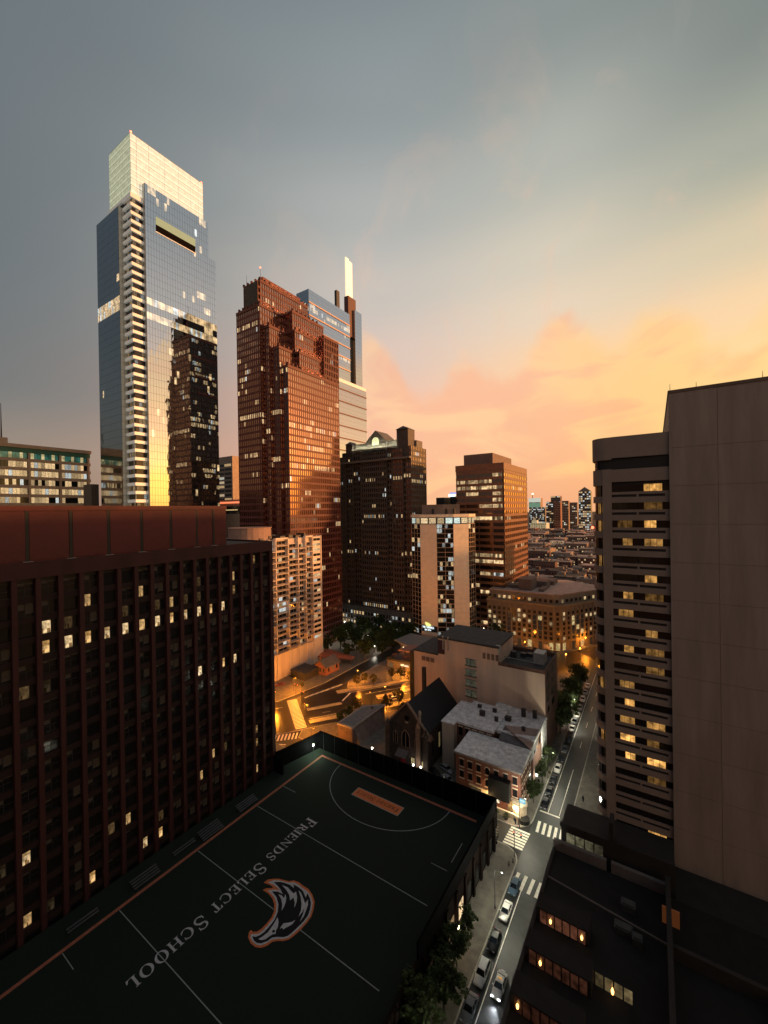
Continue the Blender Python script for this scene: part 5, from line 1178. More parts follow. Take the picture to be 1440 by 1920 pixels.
# ---- low flat-roofed annex left of the church -------------------------------------------------------------
o = thing('low_annex', 'low flat-roofed stone annex with grey roof between the church and avenue', 'building', (-95.5, 125, 0))
rg = [(-98.8, 115.8), (-92.3, 116.0), (-92.0, 137.0), (-98.6, 131.6)]
b = MB(); b.prism(rg, 0, 5.7); part(o, b, 'wall', mat('annex_stone', (.20, .15, .13), .9, var=.3))
b = MB(); b.prism([(rg[0][0]-.25, rg[0][1]-.25), (rg[1][0]+.25, rg[1][1]-.25), (rg[2][0]+.25, rg[2][1]+.4), (rg[3][0]-.25, rg[3][1])], 5.7, 6.3); part(o, b, 'parapet', mat('pale_concrete', (.42, .36, .32), .8))
b = MB(); b.prism([(p[0]*.999+(-.2 if p[0] > -95 else .4), p[1]+(.5 if p[1] < 120 else -.8)) for p in rg], 6.0, 6.34); part(o, b, 'roof', M_ROOF)
b = MB(); b.box(-94.6, -93.9, 131, 131.6, 6.3, 7); part(o, b, 'vent', M_STEEL)
b = MB(); b.hexa([(-92.2, 117, 0), (-89.4, 117, 0), (-89.4, 134, 0), (-92.2, 134, 0), (-92.2, 117, 5.2), (-91.9, 117, 5.2), (-91.9, 134, 5.2), (-92.2, 134, 5.2)]); part(o, b, 'lean_to', mat('annex_stone', (.20, .15, .13), .9))

# ---- row behind the brick corner house ------------------------------------------------------------------------
GRF = mat('weathered_roof', (.80, .80, .83), .92, var=.4, scale=.7, bump=.3)
ro = thing('row_house', 'row house with weathered grey roof and pale stucco end between church and street', 'building', (-46, 130, 0))
STU = mat('pale_stucco', (.55, .46, .38), .88, var=.2, scale=.5, streak=True)
b = MB(); b.box(-59.4, -55.2, 122.4, 140, 0, 14.6); part(ro, b, 'stucco_end', STU)
b = MB(); b.box(-55.2, -42.8, 125, 142, 0, 14.3); b.box(-42.8, -31.4, 127.5, 142, 0, 13.6); part(ro, b, 'wall', PSIDE)
b = MB(); b.box(-59.6, -55.0, 122.2, 139.2, 14.6, 15.0); b.box(-55.0, -42.6, 124.6, 140.4, 14.3, 15.02); b.box(-42.6, -30.8, 127.0, 138, 13.6, 14.6); b.box(-56, -44, 138, 142.6, 12.4, 14.4); part(ro, b, 'roof', GRF)
b = MB(); b.box(-48, -31.2, 138, 145.2, 0, 13.8); b.hexa([(-48, 138.2, 13.8), (-31, 138.2, 12.6), (-31, 145.2, 13.2), (-48, 145.2, 14.6), (-48, 138.2, 14.2), (-31, 138.2, 13.0), (-31, 145.2, 13.6), (-48, 145.2, 15.0)]); part(ro, b, 'rear_wing', GRF)
b = MB(); b.hexa([(-40.8, 121.5, 9), (-31.4, 123.2, 9), (-31.4, 132.8, 9), (-40.8, 129.5, 9), (-40.8, 124.4, 14.0), (-31.2, 124.0, 13.2), (-31.2, 133, 14.8), (-40.8, 130, 15.0)]); part(ro, b, 'shed_wing', mat('grey_render', (.16, .155, .165), .9, var=.25))
b = MB(); b.hexa([(-40.9, 129.9, 15.05), (-36.6, 126, 15.1), (-31.0, 124.0, 13.3), (-31.0, 133.2, 15.0), (-40.9, 129.9, 15.3), (-36.6, 126, 15.35), (-31.0, 124.0, 13.55), (-31.0, 133.2, 15.25)]); part(ro, b, 'shed_roof', mat('pink_roof', (.42, .30, .26), .9))
for k in range(5): q = MB(); q.fquad(FY(125), -54.6+k*2.4, -53.2+k*2.4, .04, 10.6, 13.2); part(ro, q, 'window', M_WGLASSN); q = MB(); q.fbox(FY(125), -54.8+k*2.4, -53.0+k*2.4, 0, .16, 13.3, 13.7); part(ro, q, 'arched_lintel', STU)
for x, y_, w, h in ((-50, 132, 1.6, 1.4), (-44.5, 131, 1.0, 1.2), (-42, 134, 1.8, .7), (-47, 136.5, 1.2, 1.0), (-52.5, 137, 1.2, .8), (-35.5, 130, 1.0, .9), (-38.5, 141, 1.3, 1.3), (-35, 142, 1.2, 1.2)):
    q = MB(); q.box(x, x+w, y_, y_+w*.8, 13.2, 15.0+h); q.box(x-.1, x+w+.1, y_-.1, y_+w*.8+.1, 15.0+h, 15.15+h); part(ro, q, 'chimney', mat('chimney_dark', (.07, .06, .06), .9, var=.3))
for k in range(3): q = MB(); q.fquad(FX(-31.4), 128.5+k*3.2, 130+k*3.2, .05, 9.5, 11.6, (.8, .5, .25) if k == 1 else (0, 0, 0)); part(ro, q, 'window', M_WGLASSN)

# ---- brick corner house with the lit entrance -------------------------------------------------------------------
BRK = mat('red_brick', (.17, .065, .045), .85, var=.3, scale=1.2, bump=.3)
TRM = mat('cream_trim', (.52, .42, .31), .8, var=.2, scale=1.0)
co = thing('corner_house', 'red brick corner house with cream window sills and lit corner entrance', 'building', (-41, 118, 0))
bx0, bx1, by0, by1 = -50.6, -31.4, 113.4, 124.6
b = MB(); b.box(bx0, bx1, by0, by1, 0, 11.8); part(co, b, 'wall', BRK)
b = MB(); b.box(bx0-.5, bx1+.5, by0-.55, by1, 11.8, 12.3); part(co, b, 'cornice', mat('cornice_grey', (.20, .18, .175), .85, var=.25))
b = MB(); b.hexa([(bx0-.4, by0-.45, 12.3), (bx1+.4, by0-.45, 12.3), (bx1+.4, by1, 12.3), (bx0-.4, by1, 12.3), (bx0-.1, by0, 12.5), (bx1, by0, 12.5), (bx1, by1, 13.2), (bx0-.1, by1, 13.2)]); part(co, b, 'roof', GRF)
for k in range(7):
    xc = bx0+1.9+k*2.62
    for i in range(2):
        z = 4.9+i*3.4; ar = (k == 3)
        if k in (5,) and i == 0: continue
        q = MB()
        if ar:
            q.poly([(xc-.6, by0-.03, z), (xc+.6, by0-.03, z), (xc+.6, by0-.03, z+1.5)]+[(xc+.6*math.cos(a), by0-.03, z+1.5+.6*math.sin(a)) for a in [math.pi*u/6 for u in range(1, 6)]]+[(xc-.6, by0-.03, z+1.5)])
        else: q.fquad(FY(by0), xc-.6, xc+.6, .03, z, z+2.1, (0, 0, 0))
        part(co, q, 'window', M_WGLASSN)
        q = MB(); q.fbox(FY(by0), xc-.8, xc+.8, 0, .16, z-.28, z); part(co, q, 'sill', TRM); q = MB()
        if ar:
            pl = [(xc+.72*math.cos(a), z+1.5+.72*math.sin(a)) for a in [math.pi*u/8 for u in range(9)]]
            for (xa, za), (xb, zb_) in zip(pl, pl[1:]): q.tube((xa, by0-.08, za), (xb, by0-.08, zb_), .12, .12, 4)
        else: q.fbox(FY(by0), xc-.78, xc+.78, 0, .14, z+2.1, z+2.38)
        part(co, q, 'lintel', TRM)
for k in range(5):
    for i in range(3):
        yc_ = by0+1.3+k*2.1; z = 1.6+i*3.4
        q = MB(); q.fquad(FX(bx1), yc_-.5, yc_+.5, .03, z, z+2.0, (.15, .1, .05) if i == 0 else (0, 0, 0)); part(co, q, 'window', M_WGLASSN)
        q = MB(); q.fbox(FX(bx1), yc_-.65, yc_+.65, 0, .14, z-.25, z); part(co, q, 'sill', TRM); q = MB(); q.fbox(FX(bx1), yc_-.65, yc_+.65, 0, .14, z+2.0, z+2.25); part(co, q, 'lintel', TRM)
q = MB(); q.fbox(FY(by0), bx0+4.2, bx0+8.6, 0, .3, 3.6, 4.1); q.fbox(FY(by0), bx0+8.0, bx0+10.4, 0, .35, 0, 4.0); q.fbox(FY(by0), bx1-5.5, bx1, 0, .25, 3.9, 4.3); part(co, q, 'shopfront_trim', TRM)
q = MB(); q.fquad(FY(by0), bx0+4.6, bx0+7.8, .06, .9, 3.4, (.06, .04, .02)); q.fquad(FY(by0), bx0+8.7, bx0+9.8, .4, .1, 3.0, (.03, .02, .01)); q.fquad(FY(by0), bx0+11.6, bx0+13.2, .06, 1.4, 3.0, (1.2, 1.0, .7)); q.fquad(FY(by0), bx0+15.6, bx0+17, .06, .6, 3.4, (.6, .35, .12)); part(co, q, 'shop_window', M_WGLASSN)
q = MB(); q.box(bx0+10.6, bx0+16.6, by0-2.0, by0-.05, 3.7, 9.0); part(co, q, 'fire_escape_box', mat('black_paint', (.012, .012, .012), .6, var=0))
q = MB(); q.box(bx0+8, bx1+.4, by0-2.4, by0-2.15, 0, 1.5); q.box(bx0+8, bx1-1, by0-2.4, by0-1.9, 1.5, 1.62); part(co, q, 'terrace_wall', TRM)
q = MB(); q.rev([(1.9, 0), (1.9, 3.1), (2.1, 3.2), (2.1, 3.8), (1.6, 4.0)], (bx1-.4, by0+.2, 0), 14); part(co, q, 'corner_portal', TRM)
q = MB(); q.rev([(1.5, 0), (1.5, 1.0), (.2, 1.05)], (bx1+1.2, by0-1.6, .14), 14); part(co, q, 'round_planter', mat('black_paint', (.012, .012, .012), .6))
BL = thing('hanging_sign', 'small blue sign board above the corner entrance', 'sign', (bx1+.6, by0-.6, 4.4))
q = MB(); q.box(bx1-.2, bx1+1.4, by0-.75, by0-.62, 4.3, 5.5); part(BL, q, 'board', mat('sign_blue', (.10, .28, .45), .5, var=.2, emit=(.12, .35, .6), es=.35))
q = MB(); q.box(bx1-.0, bx1+1.2, by0-.78, by0-.75, 4.95, 5.15); q.box(bx1+.1, bx1+1.0, by0-.78, by0-.75, 4.6, 4.72); part(BL, q, 'lettering', mat('sign_pale', (.6, .65, .7), .5, var=0))
q = MB(); q.tube((bx1+.3, by0-.1, 5.3), (bx1+.3, by0-.66, 5.3), .05, .05); part(BL, q, 'bracket', M_STEEL)

# ---- café pavilion on the square, small brick house, red tent -------------------------------------------------------
pv = thing('cafe_pavilion', 'two-level cafe pavilion with terrace and white lamps on the square', 'restaurant', (-115, 195, 0))
b = MB(); b.prism([(-122, 184.5), (-106.5, 183), (-101.5, 190), (-101.5, 200), (-122, 200)], 0, 4.2); part(pv, b, 'ground_floor', mat('cafe_wall', (.18, .15, .13), .8, var=.25))
b = MB(); b.box(-121.8, -121, 184.5, 196, 4.2, 5.2); b.box(-121.8, -104, 184.2, 184.6, 4.2, 5.2); part(pv, b, 'terrace_rail', M_STEEL)
b = MB(); b.prism([(-122.5, 200), (-103, 196), (-101, 214), (-121, 214)], 4.2, 8.2); part(pv, b, 'upper_floor', mat('cafe_wall', (.18, .15, .13), .8))
b = MB(); b.prism([(-128, 202), (-112.5, 195.2), (-101, 199), (-101, 216), (-126, 218)], 8.2, 8.9); part(pv, b, 'roof', M_ROOF)
b = MB(); b.prism([(-116, 186.5), (-100, 189), (-100.5, 200), (-115, 198)], 9.2, 9.5); part(pv, b, 'awning_roof', mat('terracotta_roof', (.36, .17, .12), .8, var=.25))
for k in range(6):
    q = MB(); x = -119+k*2.9; y_ = 197.2-k*.35; q.rev([(.05, 0), (.35, .2), (.35, .6), (.05, .8)], (x, y_, 7.0), 8); part(pv, q, 'lamp', lampmat('soft_white', (1, .9, .72), 1.6))
q = MB(); q.fquad(FY(183.6), -112.5, -104, .5, 2.9, 3.7, (.5, .75, .8)); q.fquad(FY(184.4), -120.5, -114.5, .3, .6, 2.8, (.12, .08, .04)); part(pv, q, 'lit_window', M_WGLASS)
for k in range(5):
    q = MB(); x = -119+k*3.4; y_ = 188+(k % 2)*4; q.rev([(.06, 0), (.06, 2.2), (1.7, 2.0), (.05, 2.8)], (x, y_, 4.2), 8); u_ = part(pv, q, 'terrace_parasol', mat('parasol_tan', (.26, .2, .16), .8) if k % 2 else mat('parasol_brown', (.12, .06, .05), .8))
hs = thing('brick_house', 'small red brick gabled house at the foot of the apartment block', 'house', (-145.5, 162, 0))
s = MB(); pts = [(-149.4, 0), (-141.8, 0), (-141.8, 4.4), (-145.6, 7.2), (-149.4, 4.4)]; n = 5
s.v = [(x, 157.2, z) for x, z in pts]+[(x, 168, z) for x, z in pts]; s.f = [tuple(range(n)), tuple(reversed(range(n, 2*n)))]+[(k, n+k, n+(k+1) % n, (k+1) % n) for k in range(n)]; s.m = [0]*len(s.f); part(hs, s, 'wall', mat('house_brick', (.30, .12, .07), .85, var=.3, scale=1.2))
for e in (-1, 1):
    s = MB(); xo = -145.6+e*4.4; s.hexa([(-145.6, 156.8, 7.2), (xo, 156.8, 4.0), (xo, 168.4, 4.0), (-145.6, 168.4, 7.2), (-145.6, 156.8, 7.5), (xo, 156.8, 4.3), (xo, 168.4, 4.3), (-145.6, 168.4, 7.5)]); part(hs, s, 'roof', mat('house_slate', (.11, .11, .12), .8, var=.3))
for x in (-148, -145.6, -143.2): q = MB(); q.fquad(FY(157.2), x-.5, x+.5, .04, 1.6, 3.6, (.05, .03, .01)); part(hs, q, 'window', M_WGLASS)
for y_ in (159.5, 163, 166): q = MB(); q.fquad(FX(-141.8), y_-.5, y_+.5, .04, 1.6, 3.6, (.2, .12, .05) if y_ == 163 else (0, 0, 0)); part(hs, q, 'window', M_WGLASS)
q = MB(); q.box(-148.6, -147.7, 160, 161, 5, 8.6); part(hs, q, 'chimney', mat('house_brick', (.30, .12, .07), .85))
te = thing('canopy_tent', 'long low red canopy roof behind the small brick house', 'canopy', (-150, 176, 0))
s = MB(); s.hexa([(-160, 169, 3), (-139.5, 176, 3), (-141, 181, 3), (-163, 183, 3), (-160, 173, 4.6), (-140.5, 177.8, 3.4), (-141, 179, 3.4), (-162, 180, 4.6)]); part(te, s, 'roof', mat('red_canvas', (.36, .11, .06), .8, var=.3))
for p in ((-159, 170.5), (-141, 176.4), (-142, 180), (-161, 182)): q = MB(); q.tube((p[0], p[1], 0), (p[0], p[1], 3.1), .12, .12); part(te, q, 'post', M_STEEL)
sd = thing('shed', 'dark shed with flat roof below the beige apartment block', 'shed', (-151, 152, 0))
b = MB(); b.box(-156.5, -146.5, 147, 157, 0, 3.6); part(sd, b, 'wall', mat('shed_dark', (.05, .045, .045), .85)); b = MB(); b.box(-156.8, -146.2, 146.7, 157.3, 3.6, 3.95); part(sd, b, 'roof', M_ROOFD)

# ================================================================== trees
BARK = mat('bark', (.06, .045, .035), .9, var=.3, scale=3)
def leafmat(name, c):
    m = bpy.data.materials.new(name); m.use_nodes = True; t = m.node_tree; b_ = t.nodes['Principled BSDF']
    b_.inputs['Roughness'].default_value = .75; b_.inputs['Specular IOR Level'].default_value = .2
    a = t.nodes.new('ShaderNodeAttribute'); a.attribute_name = 'tint'
    mx = t.nodes.new('ShaderNodeMix'); mx.data_type = 'RGBA'; t.links.new(a.outputs['Fac'], mx.inputs[0])
    mx.inputs[6].default_value = tuple(v*.55 for v in c)+(1,); mx.inputs[7].default_value = tuple(v*1.6 for v in c)+(1,)
    t.links.new(mx.outputs[2], b_.inputs['Base Color'])
    tr = t.nodes.new('ShaderNodeBsdfTranslucent'); t.links.new(mx.outputs[2], tr.inputs[0])
    ms = t.nodes.new('ShaderNodeMixShader'); ms.inputs[0].default_value = .3
    t.links.new(b_.outputs[0], ms.inputs[1]); t.links.new(tr.outputs[0], ms.inputs[2]); t.links.new(ms.outputs[0], t.nodes['Material Output'].inputs[0])
    return m
LEAF = leafmat('leaf_green', (.045, .065, .022)); LEAF2 = leafmat('leaf_olive', (.075, .07, .022))
def make_tree(seed, h=10.0, spread=4.2, leaf=.34, nclump=70, per=34, lm_=None):
    r = random.Random(seed); tr = MB(); th = h*.30
    tr.tube((0, 0, -.1), (.1, .05, th), h*.026, h*.019, 8)
    tips = []
    for k in range(7):
        a = 2*math.pi*k/7+r.uniform(-.4, .4); e = (math.cos(a)*spread*r.uniform(.45, .75), math.sin(a)*spread*r.uniform(.45, .75), h*r.uniform(.55, .85))
        mid = (e[0]*.45, e[1]*.45, th+(e[2]-th)*.55)
        tr.tube((.1, .05, th*r.uniform(.8, 1)), mid, h*.013, h*.009, 6); tr.tube(mid, e, h*.009, h*.003, 5); tips.append(e)
    tr.tube((.1, .05, th), (0, 0, h*.86), h*.017, h*.004, 6)
    lv = []; lf_ = []; tint = []
    for c in range(nclump):
        # clump centres fill an uneven crown
        while True:
            x, y, z = r.uniform(-1, 1), r.uniform(-1, 1), r.uniform(-1, 1); d2 = x*x+y*y+z*z
            if .18 < d2 < 1: break
        wob = .82+.3*math.sin(3*math.atan2(y, x)+seed)+r.uniform(-.15, .15)
        cx, cy, cz = x*spread*wob, y*spread*wob, h*.66+z*h*.34*(.9+.2*r.random())
        rad = r.uniform(.55, 1.15)*spread*.25; tb_ = r.random()
        for k in range(per):
            v = Vector((r.gauss(0, 1), r.gauss(0, 1), r.gauss(0, .8))); v.normalize(); v *= rad*r.uniform(.45, 1.0)
            p = Vector((cx, cy, cz))+v; n = (v.normalized()+Vector((r.uniform(-.7, .7), r.uniform(-.7, .7), r.uniform(0, .9)))).normalized()
            a = n.orthogonal().normalized(); b2 = n.cross(a); s = leaf*r.uniform(.6, 1.3); i = len(lv)
            lv += [tuple(p-a*s), tuple(p+b2*s*.55), tuple(p+a*s), tuple(p-b2*s*.55)]; lf_.append((i, i+1, i+2, i+3)); tint += [min(1, max(0, tb_*.75+r.uniform(-.1, .35)))]*4
    me = bpy.data.meshes.new('crown'); me.from_pydata(lv, [], lf_); me.materials.append(lm_ or LEAF)
    at_ = me.attributes.new('tint', 'FLOAT', 'CORNER'); at_.data.foreach_set('value', tint)
    return tr.mesh('trunk', BARK, True), me
TREES = [make_tree(11, 11, 4.6, .40), make_tree(12, 9.5, 3.8, .36), make_tree(13, 12.5, 5.4, .44, 80), make_tree(14, 6.5, 2.4, .26, 46, 30), make_tree(15, 6, 2.3, .26, 44, 30, LEAF2)]
def plant(k, x, y, label, group, s=1.0, z=.12, name='tree'):
    t = thing(name, label, 'tree', (x, y, z), rnd.uniform(0, 6.3), group); t.scale = (s, s, s*rnd.uniform(.92, 1.08))
    inst('trunk', TREES[k][0], t, (0, 0, 0)); inst('crown', TREES[k][1], t, (0, 0, 0)); return t
for i, (x, y) in enumerate(((628, 1180), (655, 1172), (684, 1176), (712, 1165), (742, 1172), (638, 1196), (668, 1198), (698, 1192), (726, 1192), (752, 1190), (652, 1212), (684, 1214), (612, 1206), (716, 1208), (770, 1182), (672, 1186), (702, 1178), (730, 1180), (660, 1190), (690, 1204), (640, 1186), (735, 1202), (760, 1178), (708, 1200), (676, 1166))):
    p = at(x, y, z=7); plant(i % 3, p.x, p.y, 'dense dark tree in the unlit grove at the foot of the dark office tower', 'grove in the square')
for i, (x, y) in enumerate(((905, 1168), (926, 1160), (950, 1172), (972, 1168), (1000, 1178), (934, 1184), (912, 1150), (1012, 1160))):
    p = at(x, y, z=6.5); plant(i % 3, p.x, p.y, 'leafy tree between the tan hotel tower and the limestone palace', 'trees before the limestone palace', .95)
for i, y in enumerate((163, 171, 180, 189, 199, 208)):
    plant((0, 2, 0, 2, 1, 2)[i], -30.2+.3*(i % 2), y, '%s dark street tree in the kerb row beside the tan party wall' % ('nearest', 'second', 'third', 'fourth', 'fifth', 'farthest')[i], 'street trees beside the party wall', .92)
plant(3, -30.0, 139, 'slim street tree beside the row house on the pavement', None, 1.1)
plant(3, -29.6, 131, 'small street tree near the white-lit side entrance', None, 1.0)
plant(1, -29.8, 120.5, 'round street tree beside the brick corner house', None, .72)
for i, (x, y) in enumerate(((-30.6, 62), (-31.8, 68.5), (-31.4, 55.5), (-30.8, 49.5), (-31.6, 75.5))):
    plant((1, 1, 0, 1, 3)[i], x, y, ('dark street tree on the kerb beside the white sport utility car', 'dark street tree beside the warm garden lamp by the school', 'dark street tree against the school wall at the bottom edge', 'dark street tree lowest in the picture beside the road', 'small street tree by the lit school window')[i], 'street trees along the school wall', .9)
for i, (x, y, k, s) in enumerate(((668, 1275, 4, 1.0), (684, 1268, 4, .9), (700, 1272, 4, .9), (655, 1335, 3, 1.0), (668, 1320, 4, 1.0), (725, 1318, 4, 1.1), (748, 1306, 4, 1.1), (756, 1332, 3, 1.0), (735, 1262, 4, 1.0), (752, 1262, 4, 1.0), (770, 1268, 4, 1.0), (640, 1345, 3, .9), (712, 1330, 4, .8))):
    p = at(x, y, z=3.5); plant(k, p.x, p.y, 'young street tree lit amber on the avenue medians', 'young trees on the avenue', s)
for i, (x, y) in enumerate(((548, 1268), (566, 1283), (586, 1262))):
    p = at(x, y, z=2); plant(4, p.x, p.y, 'low garden tree by the shed below the beige apartment block', 'garden trees below the apartment block', .55)
for x, y, lb in ((-37.6, 110.4, 'clipped shrub in a planter nearest the school wall'), (-34.6, 110.2, 'clipped shrub in a planter by the corner kerb')):
    t = thing('potted_shrub', lb, 'shrub', (x, y, .14)); q = MB(); q.rev([(.5, 0), (.65, .7), (.6, .7)], (0, 0, 0), 10); q.build('pot', mat('pot_dark', (.06, .05, .045), .8), t)
    inst('foliage', TREES[3][1], t, (0, 0, -.55), 0, (.36, .36, .36))

# ================================================================== vehicles
GLS = mat('car_glass', (.01, .011, .013), .08, var=0, spec=.6); TYR = mat('tyre', (.012, .012, .012), .85, var=0); RIM = mat('rim', (.3, .3, .31), .35, .8, var=0)
HLM = mat('headlight_off', (.6, .62, .65), .15, var=0); TLM = mat('taillight', (.25, .01, .01), .25, var=0)
HLO = lampmat('headlight_on', (.9, .95, 1), 14)
def car_meshes(kind):
    L_, W_ = (4.7, .91) if kind == 'sedan' else (4.75, .96)
    hood, roof, bel = (.78, 1.42, .92) if kind == 'sedan' else (.98, 1.72, 1.08)
    st = [(-2.35, .45, .62, .74), (-2.25, .28, .70, .84), (-1.6, .2, hood-.02, .90), (-.9, .2, bel-.03, W_), (.2, .2, bel, W_), (1.3, .2, bel+.02, W_), (1.9, .2, bel+.02, .90), (2.25, .3, bel-.03, .84), (2.33, .45, bel-.15, .76)]
    b_ = MB(); n = 8
    for (y, zb, zt, w) in st:
        zs_ = zb+(zt-zb)*.6; b_.v += [(-w*.86, y, zb), (-w, y, zb+(zt-zb)*.25), (-w, y, zs_), (-w*.86, y, zt), (w*.86, y, zt), (w, y, zs_), (w, y, zb+(zt-zb)*.25), (w*.86, y, zb)]
    for i in range(len(st)-1):
        for k in range(n): a = i*n+k; c = i*n+(k+1) % n; b_.f.append((a, c, c+n, a+n)); b_.m.append(0)
    b_.f.append(tuple(range(n-1, -1, -1))); b_.m.append(0); e = (len(st)-1)*n; b_.f.append(tuple(range(e, e+n))); b_.m.append(0)
    r0, r1 = (-.95, 1.75) if kind == 'sedan' else (-1.0, 2.2); t0, t1 = (-.2, 1.05) if kind == 'sedan' else (-.35, 1.85)
    g = MB(); wl, wt = W_*.88, W_*.70
    lo = [(-wl, r0, bel-.05), (wl, r0, bel-.05), (wl, r1, bel-.02), (-wl, r1, bel-.02)]; hi = [(-wt, t0, roof-.05), (wt, t0, roof-.05), (wt, t1, roof-.05), (-wt, t1, roof-.05)]
    g.hexa(lo+hi)
    rf = MB(); rf.hexa([(-wt-.02, t0-.05, roof-.06), (wt+.02, t0-.05, roof-.06), (wt+.02, t1+.05, roof-.06), (-wt-.02, t1+.05, roof-.06), (-wt*.9, t0+.1, roof), (wt*.9, t0+.1, roof), (wt*.9, t1-.1, roof), (-wt*.9, t1-.1, roof)])
    for e in (-1, 1):                              # pillars
        rf.tube((e*wl, r0, bel-.04), (e*wt, t0, roof-.04), .05, .05, 4); rf.tube((e*wl, r1, bel-.02), (e*wt, t1, roof-.04), .06, .06, 4); rf.tube((e*(wl+.01), .42, bel-.02), (e*(wt+.01), .42, roof-.04), .04, .04, 4)
    wh = MB(); 
    for k in range(1): wh.tube((-.11, 0, 0), (.11, 0, 0), .33, .33, 14)
    rm_ = MB(); rm_.tube((-.12, 0, 0), (.12, 0, 0), .2, .2, 10)
    mr = MB(); mr.box(-.1, .1, -.08, .08, -.07, .07)
    hl = MB(); hl.box(-.2, .2, -.05, .05, -.08, .08)
    return dict(body=b_, glass=g, roof=rf, wheel=wh, rim=rm_, mirror=mr, light=hl, W=W_, bel=bel, hood=hood)
CM = {}
for kd in ('sedan', 'suv'):
    c = car_meshes(kd); CM[kd] = c
    for nm, m in (('wheel', TYR), ('rim', RIM)): c[nm+'_me'] = c[nm].mesh(nm, m, False)
    c['glass_me'] = c['glass'].mesh('windows', GLS); c['hl_me'] = c['light'].mesh('headlight', HLM); c['hlo_me'] = c['light'].mesh('headlight', HLO); c['tl_me'] = c['light'].mesh('taillight', TLM)
    c['paint'] = {}
PAINT = {'white': (.80, .78, .74), 'blue': (.07, .12, .18), 'black': (.012, .012, .014), 'grey': (.16, .16, .17), 'silver': (.36, .36, .37), 'red': (.18, .03, .025), 'cream': (.58, .52, .42)}
def car(kind, col, x, y, label, rz=0.0, group=None, on=False, taxi=False, z=0.01):
    c = CM[kind]
    if col not in c['paint']:
        pm_ = mat('car_paint_'+col, PAINT[col], .3, .1, var=0, spec=.6); c['paint'][col] = (c['body'].mesh('body', pm_, True), c['roof'].mesh('roof', pm_), c['mirror'].mesh('mirror', pm_))
    t = thing('car', label, 'car', (x, y, z), rz, group); bm_, rm__, mm_ = c['paint'][col]
    inst('body', bm_, t, (0, 0, 0)); inst('roof', rm__, t, (0, 0, 0)); inst('windows', c['glass_me'], t, (0, 0, 0))
    for ex_ in (-1, 1):
        for wy in (-1.42, 1.42):
            w_ = inst('wheel', c['wheel_me'], t, (ex_*.80, wy, .33)); inst('rim', c['rim_me'], w_, (0, 0, 0))
        inst('headlight', c['hlo_me'] if on else c['hl_me'], t, (ex_*.6, -2.30, .64)); inst('taillight', c['tl_me'], t, (ex_*.62, 2.30, c['bel']-.16)); inst('mirror', mm_, t, (ex_*(c['W']+.04), -.72, c['bel']+.03))
    if taxi:
        q = MB(); q.box(-.3, .3, .25, .5, 1.42, 1.6); q.build('roof_sign', mat('taxi_sign', (.4, .3, .1), .5, var=0, emit=(1, .5, .15), es=.5), t)
        q = MB(); q.box(-.35, .35, 2.05, 2.3, .96, 1.08); q.build('spoiler', MATS['car_paint_'+col], t)
    if on:
        ld = bpy.data.lights.new('beam', 'SPOT'); ld.energy = 900; ld.spot_size = R(75); ld.color = (.85, .93, 1); lo_ = bpy.data.objects.new('headlight_beam', ld); C.objects.link(lo_); lo_.parent = t; lo_.location = (0, -2.45, .7); lo_.rotation_euler = (R(-78), 0, 0); lo_.rotation_euler = Vector((0, -1, -.16)).to_track_quat('-Z', 'Y').to_euler()
    return t
car('sedan', 'blue', -26.85, 90.9, 'blue sedan parked half on the crosswalk')
car('sedan', 'white', -26.8, 84.3, 'white sedan with dark sunroof parked behind the blue sedan')
car('sedan', 'black', -26.9, 77.3, 'black sedan parked between the white sedan and white sport utility car', )
car('suv', 'white', -26.95, 70.6, 'white sport utility car parked by the dark trees')
car('sedan', 'grey', -26.9, 64.4, 'grey sedan parked nearest the bottom edge beside the trees')
car('sedan', 'white', -23.7, 70.4, 'white taxi with roof sign driving with headlights on', on=True, taxi=True)
q = MB(); q.box(-.28, .28, -.15, .3, 1.40, 1.425); 
car('sedan', 'white', -26.85, 140.2, 'white sedan with dark windows parked beyond the corner house')
for y, col, lb in ((133.6, 'black', 'third black sedan from the stop line, in front of the white sedan'), (127.2, 'black', 'second black sedan from the stop line in the kerb row'), (121.4, 'black', 'black sedan parked first behind the stop line'), (146.6, 'black', 'black sedan parked right behind the lone white sedan'), (152.6, 'grey', 'grey sedan parked beside the row house rear wing'), (160, 'black', 'black sedan parked at the start of the street trees')):
    car('sedan', col, -26.85, y, lb, group='dark cars in the kerb row')
for k, (y, col) in enumerate(((168.5, 'white'), (174.4, 'grey'), (180.6, 'white'), (188.0, 'silver'), (196.6, 'white'), (204.8, 'silver'), (212.8, 'white'))):
    car('suv' if k % 3 == 1 else 'sedan', col, -26.9, y, '%s car, %s in the far kerb row under the street trees' % (col, ('nearest', 'second', 'third', 'fourth', 'fifth', 'sixth', 'farthest')[k]), group='pale cars in the far kerb row')
car('suv', 'silver', -57.0, 120.6, 'silver car parked in the alley beside the stucco end wall', R(70))
car('sedan', 'black', -59.6, 117.3, 'black car parked beside the church in the alley', R(64)); car('sedan', 'silver', -54.6, 116.4, 'silver car nearest the street in the alley', R(60))
p = at(741, 1309, z=.7); car('suv', 'white', p.x, p.y, 'white car under the amber trees on the avenue', -math.atan2(PU.x, PU.y)+math.pi)
p = at(655, 1163, z=.7); car('suv', 'cream', p.x, p.y, 'pale car waiting in front of the dark office tower', R(60)); p = at(682, 1163, z=.7); car('sedan', 'silver', p.x, p.y, 'silver car in front of the floodlit dark tower', R(70))
p = at(524, 1283, z=.7); car('sedan', 'red', p.x, p.y, 'red car at the foot of the beige apartment block', R(-30))
